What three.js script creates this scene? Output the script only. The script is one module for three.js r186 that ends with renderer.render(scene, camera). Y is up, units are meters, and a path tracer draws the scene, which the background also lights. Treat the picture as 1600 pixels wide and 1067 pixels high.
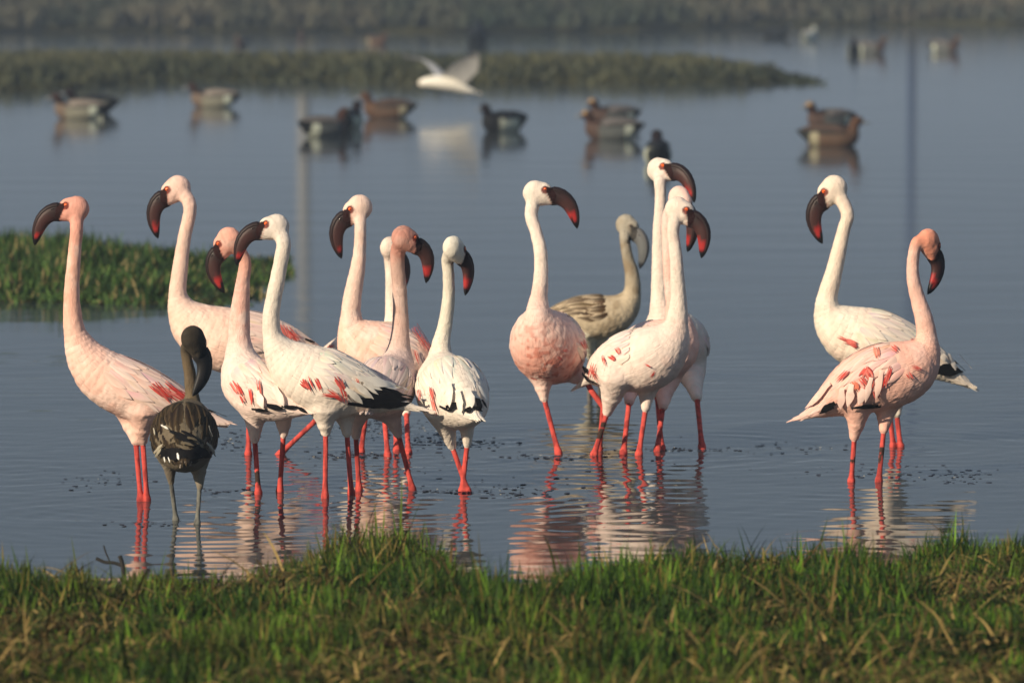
import * as THREE from 'three';
import { mergeGeometries } from 'three/addons/utils/BufferGeometryUtils.js';

// ---------------------------------------------------------------- camera, sky, sun, exposure
const F = 8400, EYE = 1.44, CX = 800, CY = 533.5, PITCH = Math.atan((CY + 86) / F);
const scene = new THREE.Scene();
const camera = new THREE.PerspectiveCamera(2 * Math.atan((1600 * 682 / 1024 / 2) / F) * 180 / Math.PI, 1024 / 682, 0.1, 3000);
camera.position.set(0, EYE, 0);
camera.rotation.x = -PITCH;
camera.focus = 14.0;
camera.userData.fStop = 6;
const renderer = new THREE.WebGLRenderer({ antialias: true });
renderer.toneMapping = THREE.LinearToneMapping;
renderer.toneMappingExposure = 1.35;
renderer.shadowMap.enabled = true;

const SUN_AZ = 46 * Math.PI / 180, SUN_EL = 25 * Math.PI / 180;   // behind the camera, to its left
const sunDir = new THREE.Vector3(-Math.sin(SUN_AZ) * Math.cos(SUN_EL), Math.sin(SUN_EL), Math.cos(SUN_AZ) * Math.cos(SUN_EL));
{
  const W = 256, Hh = 512, data = new Float32Array(W * Hh * 4);
  const stops = [[0, [0.088, 0.114, 0.138]], [3, [0.095, 0.124, 0.156]], [7, [0.118, 0.154, 0.196]], [14, [0.112, 0.152, 0.206]], [30, [0.125, 0.17, 0.24]], [90, [0.12, 0.17, 0.26]]];
  for (let j = 0; j < Hh; j++) {
    const el = Math.max(0, ((j + 0.5) / Hh - 0.5) * 180);
    let k = 0; while (k < stops.length - 2 && el > stops[k + 1][0]) k++;
    const f = Math.min(1, Math.max(0, (el - stops[k][0]) / (stops[k + 1][0] - stops[k][0])));
    for (let i = 0; i < W; i++) for (let c = 0; c < 4; c++) data[(j * W + i) * 4 + c] = c === 3 ? 1 : stops[k][1][c] * (1 - f) + stops[k + 1][1][c] * f;
  }
  const sky = new THREE.DataTexture(data, W, Hh, THREE.RGBAFormat, THREE.FloatType);
  sky.mapping = THREE.EquirectangularReflectionMapping;
  sky.magFilter = THREE.LinearFilter; sky.needsUpdate = true;
  scene.background = sky; scene.environment = sky;
}
const sun = new THREE.DirectionalLight(new THREE.Color(1.0, 0.845, 0.635), 4.4);
sun.name = 'sun';
sun.position.copy(sunDir).multiplyScalar(40).add(new THREE.Vector3(0, 0, -14));
sun.target.position.set(0, 0, -14);
sun.castShadow = true;
sun.shadow.mapSize.set(4096, 4096);
Object.assign(sun.shadow.camera, { left: -12, right: 12, top: 12, bottom: -12, near: 1, far: 120 });
scene.add(sun, sun.target);
scene.fog = new THREE.FogExp2(new THREE.Color(0.60, 0.76, 1.0), 0.0018);

// ---------------------------------------------------------------- helpers
function rng(seed) { let s = seed >>> 0; return () => { s = (s + 0x6d2b79f5) | 0; let t = Math.imul(s ^ (s >>> 15), 1 | s); t = (t + Math.imul(t ^ (t >>> 7), 61 | t)) ^ t; return ((t ^ (t >>> 14)) >>> 0) / 4294967296; }; }
const clamp = (x, a = 0, b = 1) => Math.min(b, Math.max(a, x)), mixn = (a, b, t) => a + (b - a) * t;
const sstep = (a, b, x) => { const t = clamp((x - a) / (b - a)); return t * t * (3 - 2 * t); };
const mix3 = (a, b, t) => [a[0] + (b[0] - a[0]) * t, a[1] + (b[1] - a[1]) * t, a[2] + (b[2] - a[2]) * t];
function h3(x, y, z) { let n = Math.imul(x, 374761393) + Math.imul(y, 668265263) + Math.imul(z, 1440662683) | 0; n = Math.imul(n ^ (n >>> 13), 1274126177); return ((n ^ (n >>> 16)) >>> 0) / 4294967296; }
function noise(x, y, z = 0) {
  const i = Math.floor(x), j = Math.floor(y), k = Math.floor(z), f = x - i, g = y - j, h = z - k;
  const u = f * f * (3 - 2 * f), v = g * g * (3 - 2 * g), w = h * h * (3 - 2 * h);
  const l = (a, b, t) => a + (b - a) * t;
  return l(l(l(h3(i, j, k), h3(i + 1, j, k), u), l(h3(i, j + 1, k), h3(i + 1, j + 1, k), u), v), l(l(h3(i, j, k + 1), h3(i + 1, j, k + 1), u), l(h3(i, j + 1, k + 1), h3(i + 1, j + 1, k + 1), u), v), w);
}
const fbm = (x, y, z = 0) => 0.55 * noise(x, y, z) + 0.3 * noise(x * 2.1 + 7, y * 2.1, z * 2.1) + 0.15 * noise(x * 4.3, y * 4.3 + 3, z * 4.3);
const CP = Math.cos(PITCH), SP = Math.sin(PITCH);
function ray(px, py) { const dx = (px - CX) / F, dy = -(py - CY) / F; return new THREE.Vector3(dx, dy * CP - SP, -dy * SP - CP); }
function at(px, py, D) { const r = ray(px, py); return r.multiplyScalar(D / -r.z).add(new THREE.Vector3(0, EYE, 0)); }
function onWater(px, py) { const r = ray(px, py); return r.multiplyScalar(EYE / -r.y).add(new THREE.Vector3(0, EYE, 0)); }
const depthOfRow = (py) => -onWater(800, py).z;
const used = {};
function numbered(n) { const k = used[n] = (used[n] ?? -1) + 1; return k ? `${n}_${String(k).padStart(3, '0')}` : n; }
function thing(name, label, category, pos, group) {
  const o = new THREE.Group(); o.name = numbered(name); o.position.copy(pos); o.userData = { label, category };
  if (group) o.userData.group = group; scene.add(o); return o;
}
function part(name, geo, mat, parent) { const m = new THREE.Mesh(geo, mat); m.name = name; m.castShadow = m.receiveShadow = true; parent.add(m); return m; }
function geom(pos, idx, col, uv, nor) {
  const g = new THREE.BufferGeometry();
  g.setAttribute('position', new THREE.BufferAttribute(new Float32Array(pos), 3)); g.setIndex(idx);
  if (col) g.setAttribute('color', new THREE.BufferAttribute(new Float32Array(col), 3));
  if (uv) g.setAttribute('uv', new THREE.BufferAttribute(new Float32Array(uv), 2));
  if (nor) g.setAttribute('normal', new THREE.BufferAttribute(new Float32Array(nor), 3)); else g.computeVertexNormals();
  return g;
}
function texture(w, h, fn, srgb) {
  const d = new Uint8Array(w * h * 4);
  for (let y = 0; y < h; y++) for (let x = 0; x < w; x++) { const c = fn(x / w, y / h); d.set([c[0] * 255, c[1] * 255, c[2] * 255, 255].map((v) => clamp(v, 0, 255)), (y * w + x) * 4); }
  const t = new THREE.DataTexture(d, w, h); t.wrapS = t.wrapT = THREE.RepeatWrapping; t.magFilter = THREE.LinearFilter; if (srgb) t.colorSpace = THREE.SRGBColorSpace; t.needsUpdate = true; return t;
}

// ---------------------------------------------------------------- signed distance bodies
// A body is: spine = chain of spheres along a spline, limbs = more chains, head = squashed chain in its own axes.
function spline(pts, sub) {
  const out = [], n = pts.length, g = (i) => pts[clamp(i, 0, n - 1)];
  for (let i = 0; i < n - 1; i++) for (let s = 0; s < sub; s++) {
    const t = s / sub, p0 = g(i - 1), p1 = g(i), p2 = g(i + 1), p3 = g(i + 2);
    out.push([0, 1, 2, 3].map((c) => { const v = 0.5 * (2 * p1[c] + (p2[c] - p0[c]) * t + (2 * p0[c] - 5 * p1[c] + 4 * p2[c] - p3[c]) * t * t + (3 * p1[c] - p0[c] - 3 * p2[c] + p3[c]) * t * t * t); return c === 3 ? Math.max(0.002, v) : v; }));
  }
  out.push(g(n - 1).slice()); return out;
}
function chainDist(ch, x, y, z, info, lo = 0, hi = ch.length - 2) {
  let best = 1e9;
  for (let i = lo; i <= hi; i++) {
    const a = ch[i], b = ch[i + 1], ux = b[0] - a[0], uy = b[1] - a[1], uz = b[2] - a[2], vx = x - a[0], vy = y - a[1], vz = z - a[2];
    const t = clamp((ux * vx + uy * vy + uz * vz) / (ux * ux + uy * uy + uz * uz + 1e-12)), dx = vx - t * ux, dy = vy - t * uy, dz = vz - t * uz;
    const d = Math.sqrt(dx * dx + dy * dy + dz * dz) - a[3] - t * (b[3] - a[3]);
    if (d < best) { best = d; if (info) info.t = i + t; }
  }
  return best;
}
const smin = (a, b, k) => { const h = Math.max(k - Math.abs(a - b), 0) / k; return Math.min(a, b) - h * h * k * 0.25; };
function makeSDF(b) {
  return function (x, y, z, info, lo, hi) {
    let d = chainDist(b.spine, x, y, z, info, lo, hi), which = 'spine', m = d;
    if (b.head) {
      const H = b.head, vx = x - H.o.x, vy = y - H.o.y, vz = z - H.o.z;
      const lx = vx * H.f.x + vy * H.f.y + vz * H.f.z, ly = vx * H.u.x + vy * H.u.y + vz * H.u.z, lz = (vx * H.l.x + vy * H.l.y + vz * H.l.z) / 0.76;
      const dh = chainDist(H.chain, lx, ly, lz) * 0.85;
      if (dh < m) { m = dh; which = 'head'; }
      if (info) info.local = [lx, ly, lz * 0.76];
      d = smin(d, dh, 0.008);
    }
    for (const t of b.thighs) { const dt = chainDist(t, x, y, z); if (dt < m) { m = dt; which = 'thigh'; } d = smin(d, dt, 0.014); }
    for (const s of b.shanks) { const ds = chainDist(s, x, y, z); if (ds < m) { m = ds; which = 'shank'; } d = smin(d, ds, 0.003); }
    if (info) info.which = which;
    return d;
  };
}
function surfaceNets(b, sdf, cell) {
  const all = [b.spine, ...b.thighs, ...b.shanks].flat(), lo = [1e9, 1e9, 1e9], hi = [-1e9, -1e9, -1e9];
  for (const p of all) for (let c = 0; c < 3; c++) { lo[c] = Math.min(lo[c], p[c] - p[3] - 0.03); hi[c] = Math.max(hi[c], p[c] + p[3] + 0.03); }
  if (b.head) for (let c = 0; c < 3; c++) { const o = b.head.o.getComponent(c); lo[c] = Math.min(lo[c], o - 0.07); hi[c] = Math.max(hi[c], o + 0.07); }
  const B = 4, nb = [0, 1, 2].map((c) => Math.ceil((hi[c] - lo[c]) / cell / B)), n = nb.map((v) => v * B + 1);
  const val = new Float32Array(n[0] * n[1] * n[2]).fill(1), id = (i, j, k) => (i * n[1] + j) * n[2] + k, R = cell * B * 0.5 * 1.7321 * 1.25 + 0.012;
  const active = [];
  for (let i = 0; i < nb[0]; i++) for (let j = 0; j < nb[1]; j++) for (let k = 0; k < nb[2]; k++) {
    const cx = lo[0] + (i + 0.5) * B * cell, cy = lo[1] + (j + 0.5) * B * cell, cz = lo[2] + (k + 0.5) * B * cell, d = sdf(cx, cy, cz);
    if (Math.abs(d) > R) { if (d < 0) for (let a = 0; a <= B; a++) for (let e = 0; e <= B; e++) for (let f = 0; f <= B; f++) { const q = id(i * B + a, j * B + e, k * B + f); if (val[q] === 1) val[q] = -0.5; } continue; }
    // the run of spine links that can matter in this block
    let l = b.spine.length, h = 0;
    for (let s = 0; s < b.spine.length - 1; s++) { const q = chainDist(b.spine, cx, cy, cz, null, s, s); if (q < d + 2 * R + 0.03) { l = Math.min(l, s); h = Math.max(h, s); } }
    if (l > h) { l = 0; h = 0; }
    active.push([i, j, k]);
    for (let a = 0; a <= B; a++) for (let e = 0; e <= B; e++) for (let f = 0; f <= B; f++) {
      const q = id(i * B + a, j * B + e, k * B + f); if (val[q] !== 1 && val[q] !== -0.5) continue;
      val[q] = sdf(lo[0] + (i * B + a) * cell, lo[1] + (j * B + e) * cell, lo[2] + (k * B + f) * cell, null, l, h);
    }
  }
  const pos = [], idx = [], vid = new Map();
  const vert = (i, j, k) => {
    const key = id(i, j, k); if (vid.has(key)) return vid.get(key);
    let s = 0, x = 0, y = 0, z = 0;
    const edge = (a, c) => {
      const va = val[id(i + a[0], j + a[1], k + a[2])], vb = val[id(i + c[0], j + c[1], k + c[2])];
      if ((va < 0) === (vb < 0)) return; const t = va / (va - vb); s++; x += a[0] + t * (c[0] - a[0]); y += a[1] + t * (c[1] - a[1]); z += a[2] + t * (c[2] - a[2]);
    };
    for (let a = 0; a < 2; a++) for (let e = 0; e < 2; e++) { edge([0, a, e], [1, a, e]); edge([a, 0, e], [a, 1, e]); edge([a, e, 0], [a, e, 1]); }
    const v = pos.length / 3; s = s || 1; pos.push(lo[0] + (i + x / s) * cell, lo[1] + (j + y / s) * cell, lo[2] + (k + z / s) * cell); vid.set(key, v); return v;
  };
  const done = new Set();
  for (const [bi, bj, bk] of active) for (let a = 0; a <= B; a++) for (let e = 0; e <= B; e++) for (let f = 0; f <= B; f++) {
    const i = bi * B + a, j = bj * B + e, k = bk * B + f, q = id(i, j, k);
    if (done.has(q)) continue; done.add(q);
    if (!i || !j || !k || i >= n[0] - 1 || j >= n[1] - 1 || k >= n[2] - 1) continue;
    const v0 = val[q] < 0;
    const quad = (p, flip) => { const [A, C, E, G] = p.map((r) => vert(...r)); if (flip) idx.push(A, C, E, A, E, G); else idx.push(A, E, C, A, G, E); };
    if (v0 !== val[id(i + 1, j, k)] < 0) quad([[i, j - 1, k - 1], [i, j, k - 1], [i, j, k], [i, j - 1, k]], v0);
    if (v0 !== val[id(i, j + 1, k)] < 0) quad([[i - 1, j, k - 1], [i - 1, j, k], [i, j, k], [i, j, k - 1]], v0);
    if (v0 !== val[id(i, j, k + 1)] < 0) quad([[i - 1, j - 1, k], [i, j - 1, k], [i, j, k], [i - 1, j, k]], v0);
  }
  const nor = new Float32Array(pos.length), e = 0.0015;
  for (let v = 0; v < pos.length; v += 3) {
    for (let it = 0; it < 3; it++) {
      const [x, y, z] = [pos[v], pos[v + 1], pos[v + 2]], d = sdf(x, y, z);
      let gx = sdf(x + e, y, z) - sdf(x - e, y, z), gy = sdf(x, y + e, z) - sdf(x, y - e, z), gz = sdf(x, y, z + e) - sdf(x, y, z - e);
      const l = Math.hypot(gx, gy, gz) || 1; gx /= l; gy /= l; gz /= l;
      nor[v] = gx; nor[v + 1] = gy; nor[v + 2] = gz;
      if (it < 2) { const q = clamp(d, -cell, cell) * 0.9; pos[v] -= gx * q; pos[v + 1] -= gy * q; pos[v + 2] -= gz * q; }
    }
  }
  return { pos, idx, nor };
}
// unrolls angle round the chain, metres along it: uv for the plumage relief, with the seam split open
function bodyGeometry(b, sdf, cell, paint) {
  const { pos, idx, nor } = surfaceNets(b, sdf, cell), col = [], uv = [], info = {};
  let arc = [0]; for (let i = 1; i < b.spine.length; i++) arc.push(arc[i - 1] + Math.hypot(...[0, 1, 2].map((c) => b.spine[i][c] - b.spine[i - 1][c])));
  for (let v = 0; v < pos.length; v += 3) {
    const p = [pos[v], pos[v + 1], pos[v + 2]]; sdf(...p, info);
    col.push(...paint(p, info, [nor[v], nor[v + 1], nor[v + 2]]));
    const i = Math.min(b.spine.length - 2, Math.floor(info.t)), f = info.t - i, a = b.spine[i], c = b.spine[i + 1];
    const T = new THREE.Vector3(c[0] - a[0], c[1] - a[1], c[2] - a[2]).normalize(), L = new THREE.Vector3(-b.axis.z, 0, b.axis.x).normalize(), U = new THREE.Vector3().crossVectors(L, T).normalize(), w = new THREE.Vector3(p[0] - mixn(a[0], c[0], f), p[1] - mixn(a[1], c[1], f), p[2] - mixn(a[2], c[2], f));
    uv.push(Math.atan2(w.dot(L), w.dot(U)) / (2 * Math.PI) + 0.5, mixn(arc[i], arc[i + 1], f) / 0.09);
  }
  if (b.fuzz) {
    for (let v = 0; v < pos.length; v += 3) {
      const [x, y, z] = [pos[v], pos[v + 1], pos[v + 2]]; sdf(x, y, z, info); if (info.which === 'shank') continue;
      const neck = info.which === 'head' ? 0.15 : info.which === 'spine' ? mixn(1, 0.22, sstep(b.neckFrom, b.neckFrom + 6, info.t)) : 0.8, d = b.fuzz * ((noise(x * 190, y * 90, z * 190) - 0.5) * mixn(0.8, 1, neck) + (noise(x * 62, y * 40, z * 62) - 0.5) * 1.1 * neck + (noise(x * 26, y * 26, z * 26) - 0.5) * 1.0 * neck * neck);
      pos[v] += nor[v] * d; pos[v + 1] += nor[v + 1] * d; pos[v + 2] += nor[v + 2] * d;
    }
    const g = geom(pos, idx).attributes.normal.array; nor.set(g);
  }
  for (let t = 0; t < idx.length; t += 3) {
    const us = [0, 1, 2].map((k) => uv[idx[t + k] * 2]); if (Math.max(...us) - Math.min(...us) < 0.5) continue;
    for (let k = 0; k < 3; k++) if (us[k] < 0.5) {
      const v = idx[t + k], w = pos.length / 3;
      pos.push(pos[v * 3], pos[v * 3 + 1], pos[v * 3 + 2]); col.push(col[v * 3], col[v * 3 + 1], col[v * 3 + 2]); uv.push(uv[v * 2] + 1, uv[v * 2 + 1]); idx[t + k] = w;
      b.extra = b.extra || []; b.extra.push(v);
    }
  }
  const N = new Float32Array(pos.length); N.set(nor); (b.extra || []).forEach((v, k) => { for (let c = 0; c < 3; c++) N[nor.length + k * 3 + c] = nor[v * 3 + c]; });
  for (let k = 0; k < uv.length; k += 2) uv[k] *= 4;
  return geom(pos, idx, col, uv, N);
}

// ---------------------------------------------------------------- materials
const plumageBump = texture(512, 512, (u, v) => {
  const wr = (f, g, z) => { const a = noise(u * f, v * g, z), b = noise((u - 1) * f, v * g, z), c = noise(u * f, (v - 1) * g, z), d = noise((u - 1) * f, (v - 1) * g, z); return mixn(mixn(a, b, u), mixn(c, d, u), v); };
  let h = 0;
  const nx = 9, ny = 8, wob = wr(6, 6, 2) * 0.9, y0 = v * ny + wob, row = Math.floor(y0), y = y0 - row;
  for (let r = 0; r < 2; r++) {
    const rr = ((row + r) % ny + ny) % ny, xx = u * nx + (rr % 2) * 0.5 + (wr(5, 5, 8) - 0.5) * 0.8, cx = Math.floor(xx), jit = h3(((cx % nx) + nx) % nx, rr, 5);
    const dx = xx - cx - 0.5, dy = y - r + 0.9 + (jit - 0.5) * 0.7, d = Math.sqrt(dx * dx * 3 + dy * dy);
    if (d < 1) h = Math.max(h, 0.5 + 0.4 * d * d * jit);
  }
  h = 0.34 * h + 0.36 * wr(70, 14, 3) + 0.3 * wr(22, 12, 6);
  return [h, h, h];
});
const M = {
  plumage: new THREE.MeshPhysicalMaterial({ name: 'plumage', specularIntensity: 0.2, vertexColors: true, roughness: 0.85, bumpMap: plumageBump, bumpScale: 0.0022 }),
  feather: new THREE.MeshPhysicalMaterial({ name: 'feather', specularIntensity: 0.2, vertexColors: true, roughness: 0.8, side: THREE.DoubleSide }),
  bill: new THREE.MeshPhysicalMaterial({ name: 'bill', specularIntensity: 0.45, vertexColors: true, roughness: 0.5 }),
  eye: new THREE.MeshStandardMaterial({ name: 'eye', color: new THREE.Color(0.85, 0.13, 0.02), roughness: 0.12 }),
  darkeye: new THREE.MeshStandardMaterial({ name: 'dark_eye', color: new THREE.Color(0.03, 0.02, 0.015), roughness: 0.12 }),
  duck: new THREE.MeshPhysicalMaterial({ name: 'duck_plumage', specularIntensity: 0.2, vertexColors: true, roughness: 0.8 }),
};

// ---------------------------------------------------------------- water (D is the distance from the camera's foot)
const legSpots = [];   // filled by the birds; the rings on the water start at them
function buildWater() {
  const R = rng(11), near = [], far = [];
  for (let i = 0; i < 34; i++) { const l = 0.055 * Math.pow(7, R()), a = (R() - 0.5) * 1.5, k = 2 * Math.PI / l; near.push([k * Math.sin(a), k * Math.cos(a), R() * 6.28, (0.0125 / Math.sqrt(17)) * (0.5 + R()) / k, l]); }
  for (let i = 0; i < 18; i++) { const l = 0.3 * Math.pow(6, R()), a = (R() - 0.5) * 1.6, k = 2 * Math.PI / l; far.push([k * Math.sin(a), k * Math.cos(a), R() * 6.28, (0.0032 / Math.sqrt(9)) * (0.5 + R()) / k, l]); }
  function wave(x, D, step) {
    let h = 0, hx = 0, hd = 0;
    const edge = 18.9 + 0.5 * (noise(x * 0.7, 3.3) - 0.5) , m = (0.16 + 0.84 * (1 - sstep(edge - 0.35, edge + 0.5, D))) * (0.45 + 0.9 * noise(x * 0.45 + 9, D * 0.9, 2)) * (1 - sstep(30, 50, D)) ;
    if (m > 0.001) for (const [kx, kd, p, a, l] of near) { const fade = m * (1 - sstep(l * 0.12, l * 0.3, step)); if (fade <= 0) continue; const q = kx * x + kd * D + p, c = a * fade * Math.cos(q); h += a * fade * Math.sin(q); hx += c * kx; hd += c * kd; }
    for (const [kx, kd, p, a] of far) { const q = kx * x + kd * D + p, c = a * Math.cos(q); h += a * Math.sin(q); hx += c * kx; hd += c * kd; }
    if (D < 18.6) for (const [lx, lD, amp, l] of legSpots) {
      const dx = x - lx, dd = D - lD, r = Math.sqrt(dx * dx + dd * dd) + 0.012; if (r > 2.6) continue;
      const k = 2 * Math.PI / l, A = amp / k * Math.exp(-r / 0.75) / (1 + 0.4 * r), q = k * r, c = -A * k * Math.sin(q) - A * Math.cos(q) / 0.75; h += A * Math.cos(q); hx += c * dx / r; hd += c * dd / r;
    }
    return [h, hx, hd];
  }
  const pos = [], nor = [], idx = [], groups = [];
  function sheet(x0, x1, dx, rows, mat, taper) {
    const nx = Math.round((x1 - x0) / dx) + 1, base = pos.length / 3, start = idx.length;
    rows.forEach((D, j) => {
      const step = j ? D - rows[j - 1] : rows[1] - D;
      for (let i = 0; i < nx; i++) {
        const x = x0 + (x1 - x0) * i / (nx - 1), [h, hx, hd] = wave(x, D, Math.max(step, 0)), f = taper(x, D), l = Math.hypot(hx * f, hd * f, 1);
        pos.push(x, h * f, -D); nor.push(-hx * f / l, 1 / l, hd * f / l);
        if (i && j) { const a = base + j * nx + i; idx.push(a - nx - 1, a - nx, a, a - nx - 1, a, a - 1); }
      }
    });
    groups.push([start, idx.length - start, mat]);
  }
  const rowsN = [], rowsF = []; for (let D = 10.6; D < 20.0001; D += 0.0121) rowsN.push(D); const last = rowsN[rowsN.length - 1];
  for (let D = last; D < 96; D += 0.045 + 0.0016 * (D - last)) rowsF.push(D);
  const ease = (a, b, x) => sstep(a, b, x);
  sheet(-2.7, 2.7, 0.026, rowsN, 0, (x, D) => ease(2.7, 2.5, Math.abs(x)) * ease(last, last - 0.5, D));
  sheet(-12, 12, 0.22, rowsF, 1, (x, D) => ease(12, 10, Math.abs(x)) * ease(last, last + 0.5, D) * ease(rowsF[rowsF.length - 1], 90, D));
  const end = rowsF[rowsF.length - 1];
  // level water all round: beside the near sheet, beside the far sheet, and beyond
  function flat(x0, x1, D0, D1) { const b = pos.length / 3, s = idx.length; for (const [x, D] of [[x0, D0], [x1, D0], [x1, D1], [x0, D1]]) { pos.push(x, 0, -D); nor.push(0, 1, 0); } idx.push(b, b + 1, b + 2, b, b + 2, b + 3); groups.push([s, 6, 1]); }
  flat(-160, -2.7, 10.6, last); flat(2.7, 160, 10.6, last); flat(-160, -12, last, end); flat(12, 160, last, end); flat(-160, 160, end, 110);
  const g = geom(pos, idx, null, null, nor);
  for (const [s, n, m] of groups) g.addGroup(s, n, m);
  const base = { color: new THREE.Color(0.035, 0.042, 0.045), ior: 1.333, metalness: 0 };
  const w = new THREE.Mesh(g, [new THREE.MeshPhysicalMaterial({ name: 'water_near', ...base, roughness: 0.05 }), new THREE.MeshPhysicalMaterial({ name: 'water_far', ...base, roughness: 0.075 })]);
  w.name = 'water'; w.userData = { kind: 'structure', label: 'calm slate-blue shallow water with fine ripples' }; w.receiveShadow = true; scene.add(w);
}

// ---------------------------------------------------------------- flamingos
const TAN = { white: [0.76, 0.665, 0.57], cream: [0.80, 0.70, 0.58], blush: [0.82, 0.60, 0.50], pink: [0.80, 0.47, 0.37], rose: [0.74, 0.36, 0.27], red: [0.52, 0.045, 0.035], black: [0.006, 0.0055, 0.006], leg: [0.60, 0.085, 0.068] };
const HEADCHAIN = [[-15, -6, 19.8], [-5, -7.2, 18.4], [3, -10, 14.8], [11, -11.6, 13]];   // px at the scale of the photograph, forward and up from the eye
function flamingo(o) {
  const R = rng(o.seed), feet = o.legs.map((l) => (l.foot ? onWater(...l.foot) : null)).filter(Boolean);
  const D = o.D ?? feet.reduce((s, f) => s - f.z, 0) / feet.length, px = D / F;
  const body = o.spine, mid = at(body[Math.floor(body.length * 0.3)][0], body[Math.floor(body.length * 0.3)][1], D);
  const base = new THREE.Vector3(mid.x, 0, -D), loc = (x, y, dz = 0) => at(x, y, D + dz).sub(base);
  const pt = ([x, y, dz, r]) => { const p = loc(x, y, dz); return [p.x, p.y, p.z, r * px]; };
  const t = thing(o.name ?? 'flamingo', o.label, 'flamingo', base, 'flamingos wading in the shallows');
  // head axes
  const s = (o.head.s ?? 1) * px, phi = o.head.phi * Math.PI / 180, pit = o.head.pitch * Math.PI / 180;
  const fw = new THREE.Vector3(Math.cos(phi), 0, Math.sin(phi)), up = new THREE.Vector3(0, 1, 0), lat = new THREE.Vector3().crossVectors(up, fw);
  const f = fw.clone().multiplyScalar(Math.cos(pit)).addScaledVector(up, -Math.sin(pit)), u = up.clone().multiplyScalar(Math.cos(pit)).addScaledVector(fw, Math.sin(pit));
  const nearSide = lat.z >= 0 ? 1 : -1, eyeOut = 11 * s;
  const eye = loc(o.head.eye[0], o.head.eye[1], o.head.dz ?? body[body.length - 1][2]), ho = eye.clone().addScaledVector(lat, -nearSide * eyeOut * Math.abs(lat.z));
  if (o.head.mid) ho.copy(eye);
  const hp = (x, y, z = 0) => ho.clone().addScaledVector(f, x * s).addScaledVector(u, y * s).addScaledVector(lat, z * s);
  // chains
  const spineP = body.map(pt), skull = hp(-15, -7), nk = spineP[spineP.length - 1];
  spineP.push([skull.x, skull.y, skull.z, Math.min(nk[3] * 1.15, 13 * s)]);
  const b = { spine: spline(spineP, 4), thighs: [], shanks: [], head: { o: ho, f, u, l: lat, chain: HEADCHAIN.map(([x, y, r]) => [x * s, y * s, 0, r * s]) } };
  const ntail = spineP[0], nbod = spineP[Math.floor(body.length * 0.42)];
  b.axis = new THREE.Vector3(nbod[0] - ntail[0], 0, nbod[2] - ntail[2]).normalize();
  const legR = o.legR ?? 4;
  for (const l of o.legs) {
    const ft = l.foot ? onWater(...l.foot).sub(base) : null, dzf = ft ? -ft.z : l.dz ?? 0;
    const k = l.path.map(([x, y, r], i) => { const q = l.path.length > 1 ? i / (l.path.length - 1) : 0; return pt([x, y, mixn(l.dz ?? 0, dzf * 0.55, q), r]); });
    b.thighs.push(k);
    const top = k[k.length - 1];
    if (!ft) continue;
    const via = (l.via ?? []).map(([x, y, dz]) => { const p = loc(x, y, dz ?? dzf * 0.7); return [p.x, p.y, p.z, legR * 1.15 * px]; });
    const from = via.length ? via[via.length - 1] : top, down = [ft.x - from[0], ft.y - from[1], ft.z - from[2]], add = (q, r) => [from[0] + down[0] * q, from[1] + down[1] * q, from[2] + down[2] * q, r * px];
    const ups = via.length ? [[top[0], top[1], top[2], legR * px], ...via] : [[top[0] - down[0] * 0.02, top[1] - down[1] * 0.02, top[2] - down[2] * 0.02, legR * px]];
    b.shanks.push([...ups, add(0.35, legR), add(0.72, legR * 0.96), add(0.88, legR * 1.18), add(0.97, legR * 1.62), add(1.04, legR * 1.5), [ft.x + down[0] * 0.1, -0.09, ft.z + down[2] * 0.1, legR * px]]);
    if (!o.noRings) { legSpots.push([ft.x + base.x, -(ft.z + base.z), 0.015 + 0.015 * R(), 0.075 + 0.06 * R()]); }
  }
  b.fuzz = 0.0017; b.neckFrom = (o.shoulder ?? 5) * 4 + 2;
  const sdf = makeSDF(b), nS = b.spine.length - 1, C = o.col, iSh = (o.shoulder ?? 5) * 4;
  const legC = o.legC ?? TAN.leg, mudAt = (o.mud ?? []).map(([x, y0, y1]) => [loc(x, y0).x, loc(x, y0).y, loc(x, y1).y]);
  const geo = bodyGeometry(b, sdf, o.cell ?? 0.0037, (p, info, n) => {
    const ns = fbm(p[0] * 26, p[1] * 26, p[2] * 26), nf = fbm(p[0] * 85 + 3, p[1] * 55, p[2] * 85), sp = noise(p[0] * 120, p[1] * 90, p[2] * 120);
    if (info.which === 'shank') { let c = mix3(legC, [legC[0] * 0.55, legC[1] * 0.55, legC[2] * 0.6], sstep(0.5, 0.72, noise(p[0] * 160, p[1] * 28, p[2] * 160))).map((v) => v * (0.82 + 0.3 * noise(p[0] * 40, p[1] * 260, p[2] * 40))); for (const [mx, m0, m1] of mudAt) if (Math.abs(p[0] - mx) < 11 * px && p[1] < m0 + (sp - 0.5) * 0.012 && p[1] > m1 + (nf - 0.5) * 0.012 && sp > 0.33) c = [0.05, 0.028, 0.022]; return c; }
    const w = sstep(iSh - 1, iSh + 9, info.t + (ns - 0.5) * 9), hd = sstep(nS - 9, nS - 3, info.t + (nf - 0.5) * 3);
    let c = mix3(mix3(C.body, C.neck, w), C.head, hd);
    if (info.which === 'thigh') c = C.thigh ?? C.body;
    c = mix3(c, C.mottle ?? C.body, (info.which === 'head' ? 0.35 : 0.8) * sstep(0.46, 0.68, ns) * (C.mot ?? 0.75));
    if (C.spot && info.which === 'spine' && info.t < iSh + 6) { const chest = clamp(C.spotAt ? 1.25 - Math.hypot(p[0] - C.sx, p[1] - C.sy) / C.spotAt : 1); c = mix3(c, C.spot, chest * sstep(0.6, 0.68, noise(p[0] * 85, p[1] * 85, p[2] * 85)) * 0.85); c = mix3(c, C.spotBase ?? c, chest * 0.75 * sstep(0.25, 0.5, ns)); }
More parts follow.
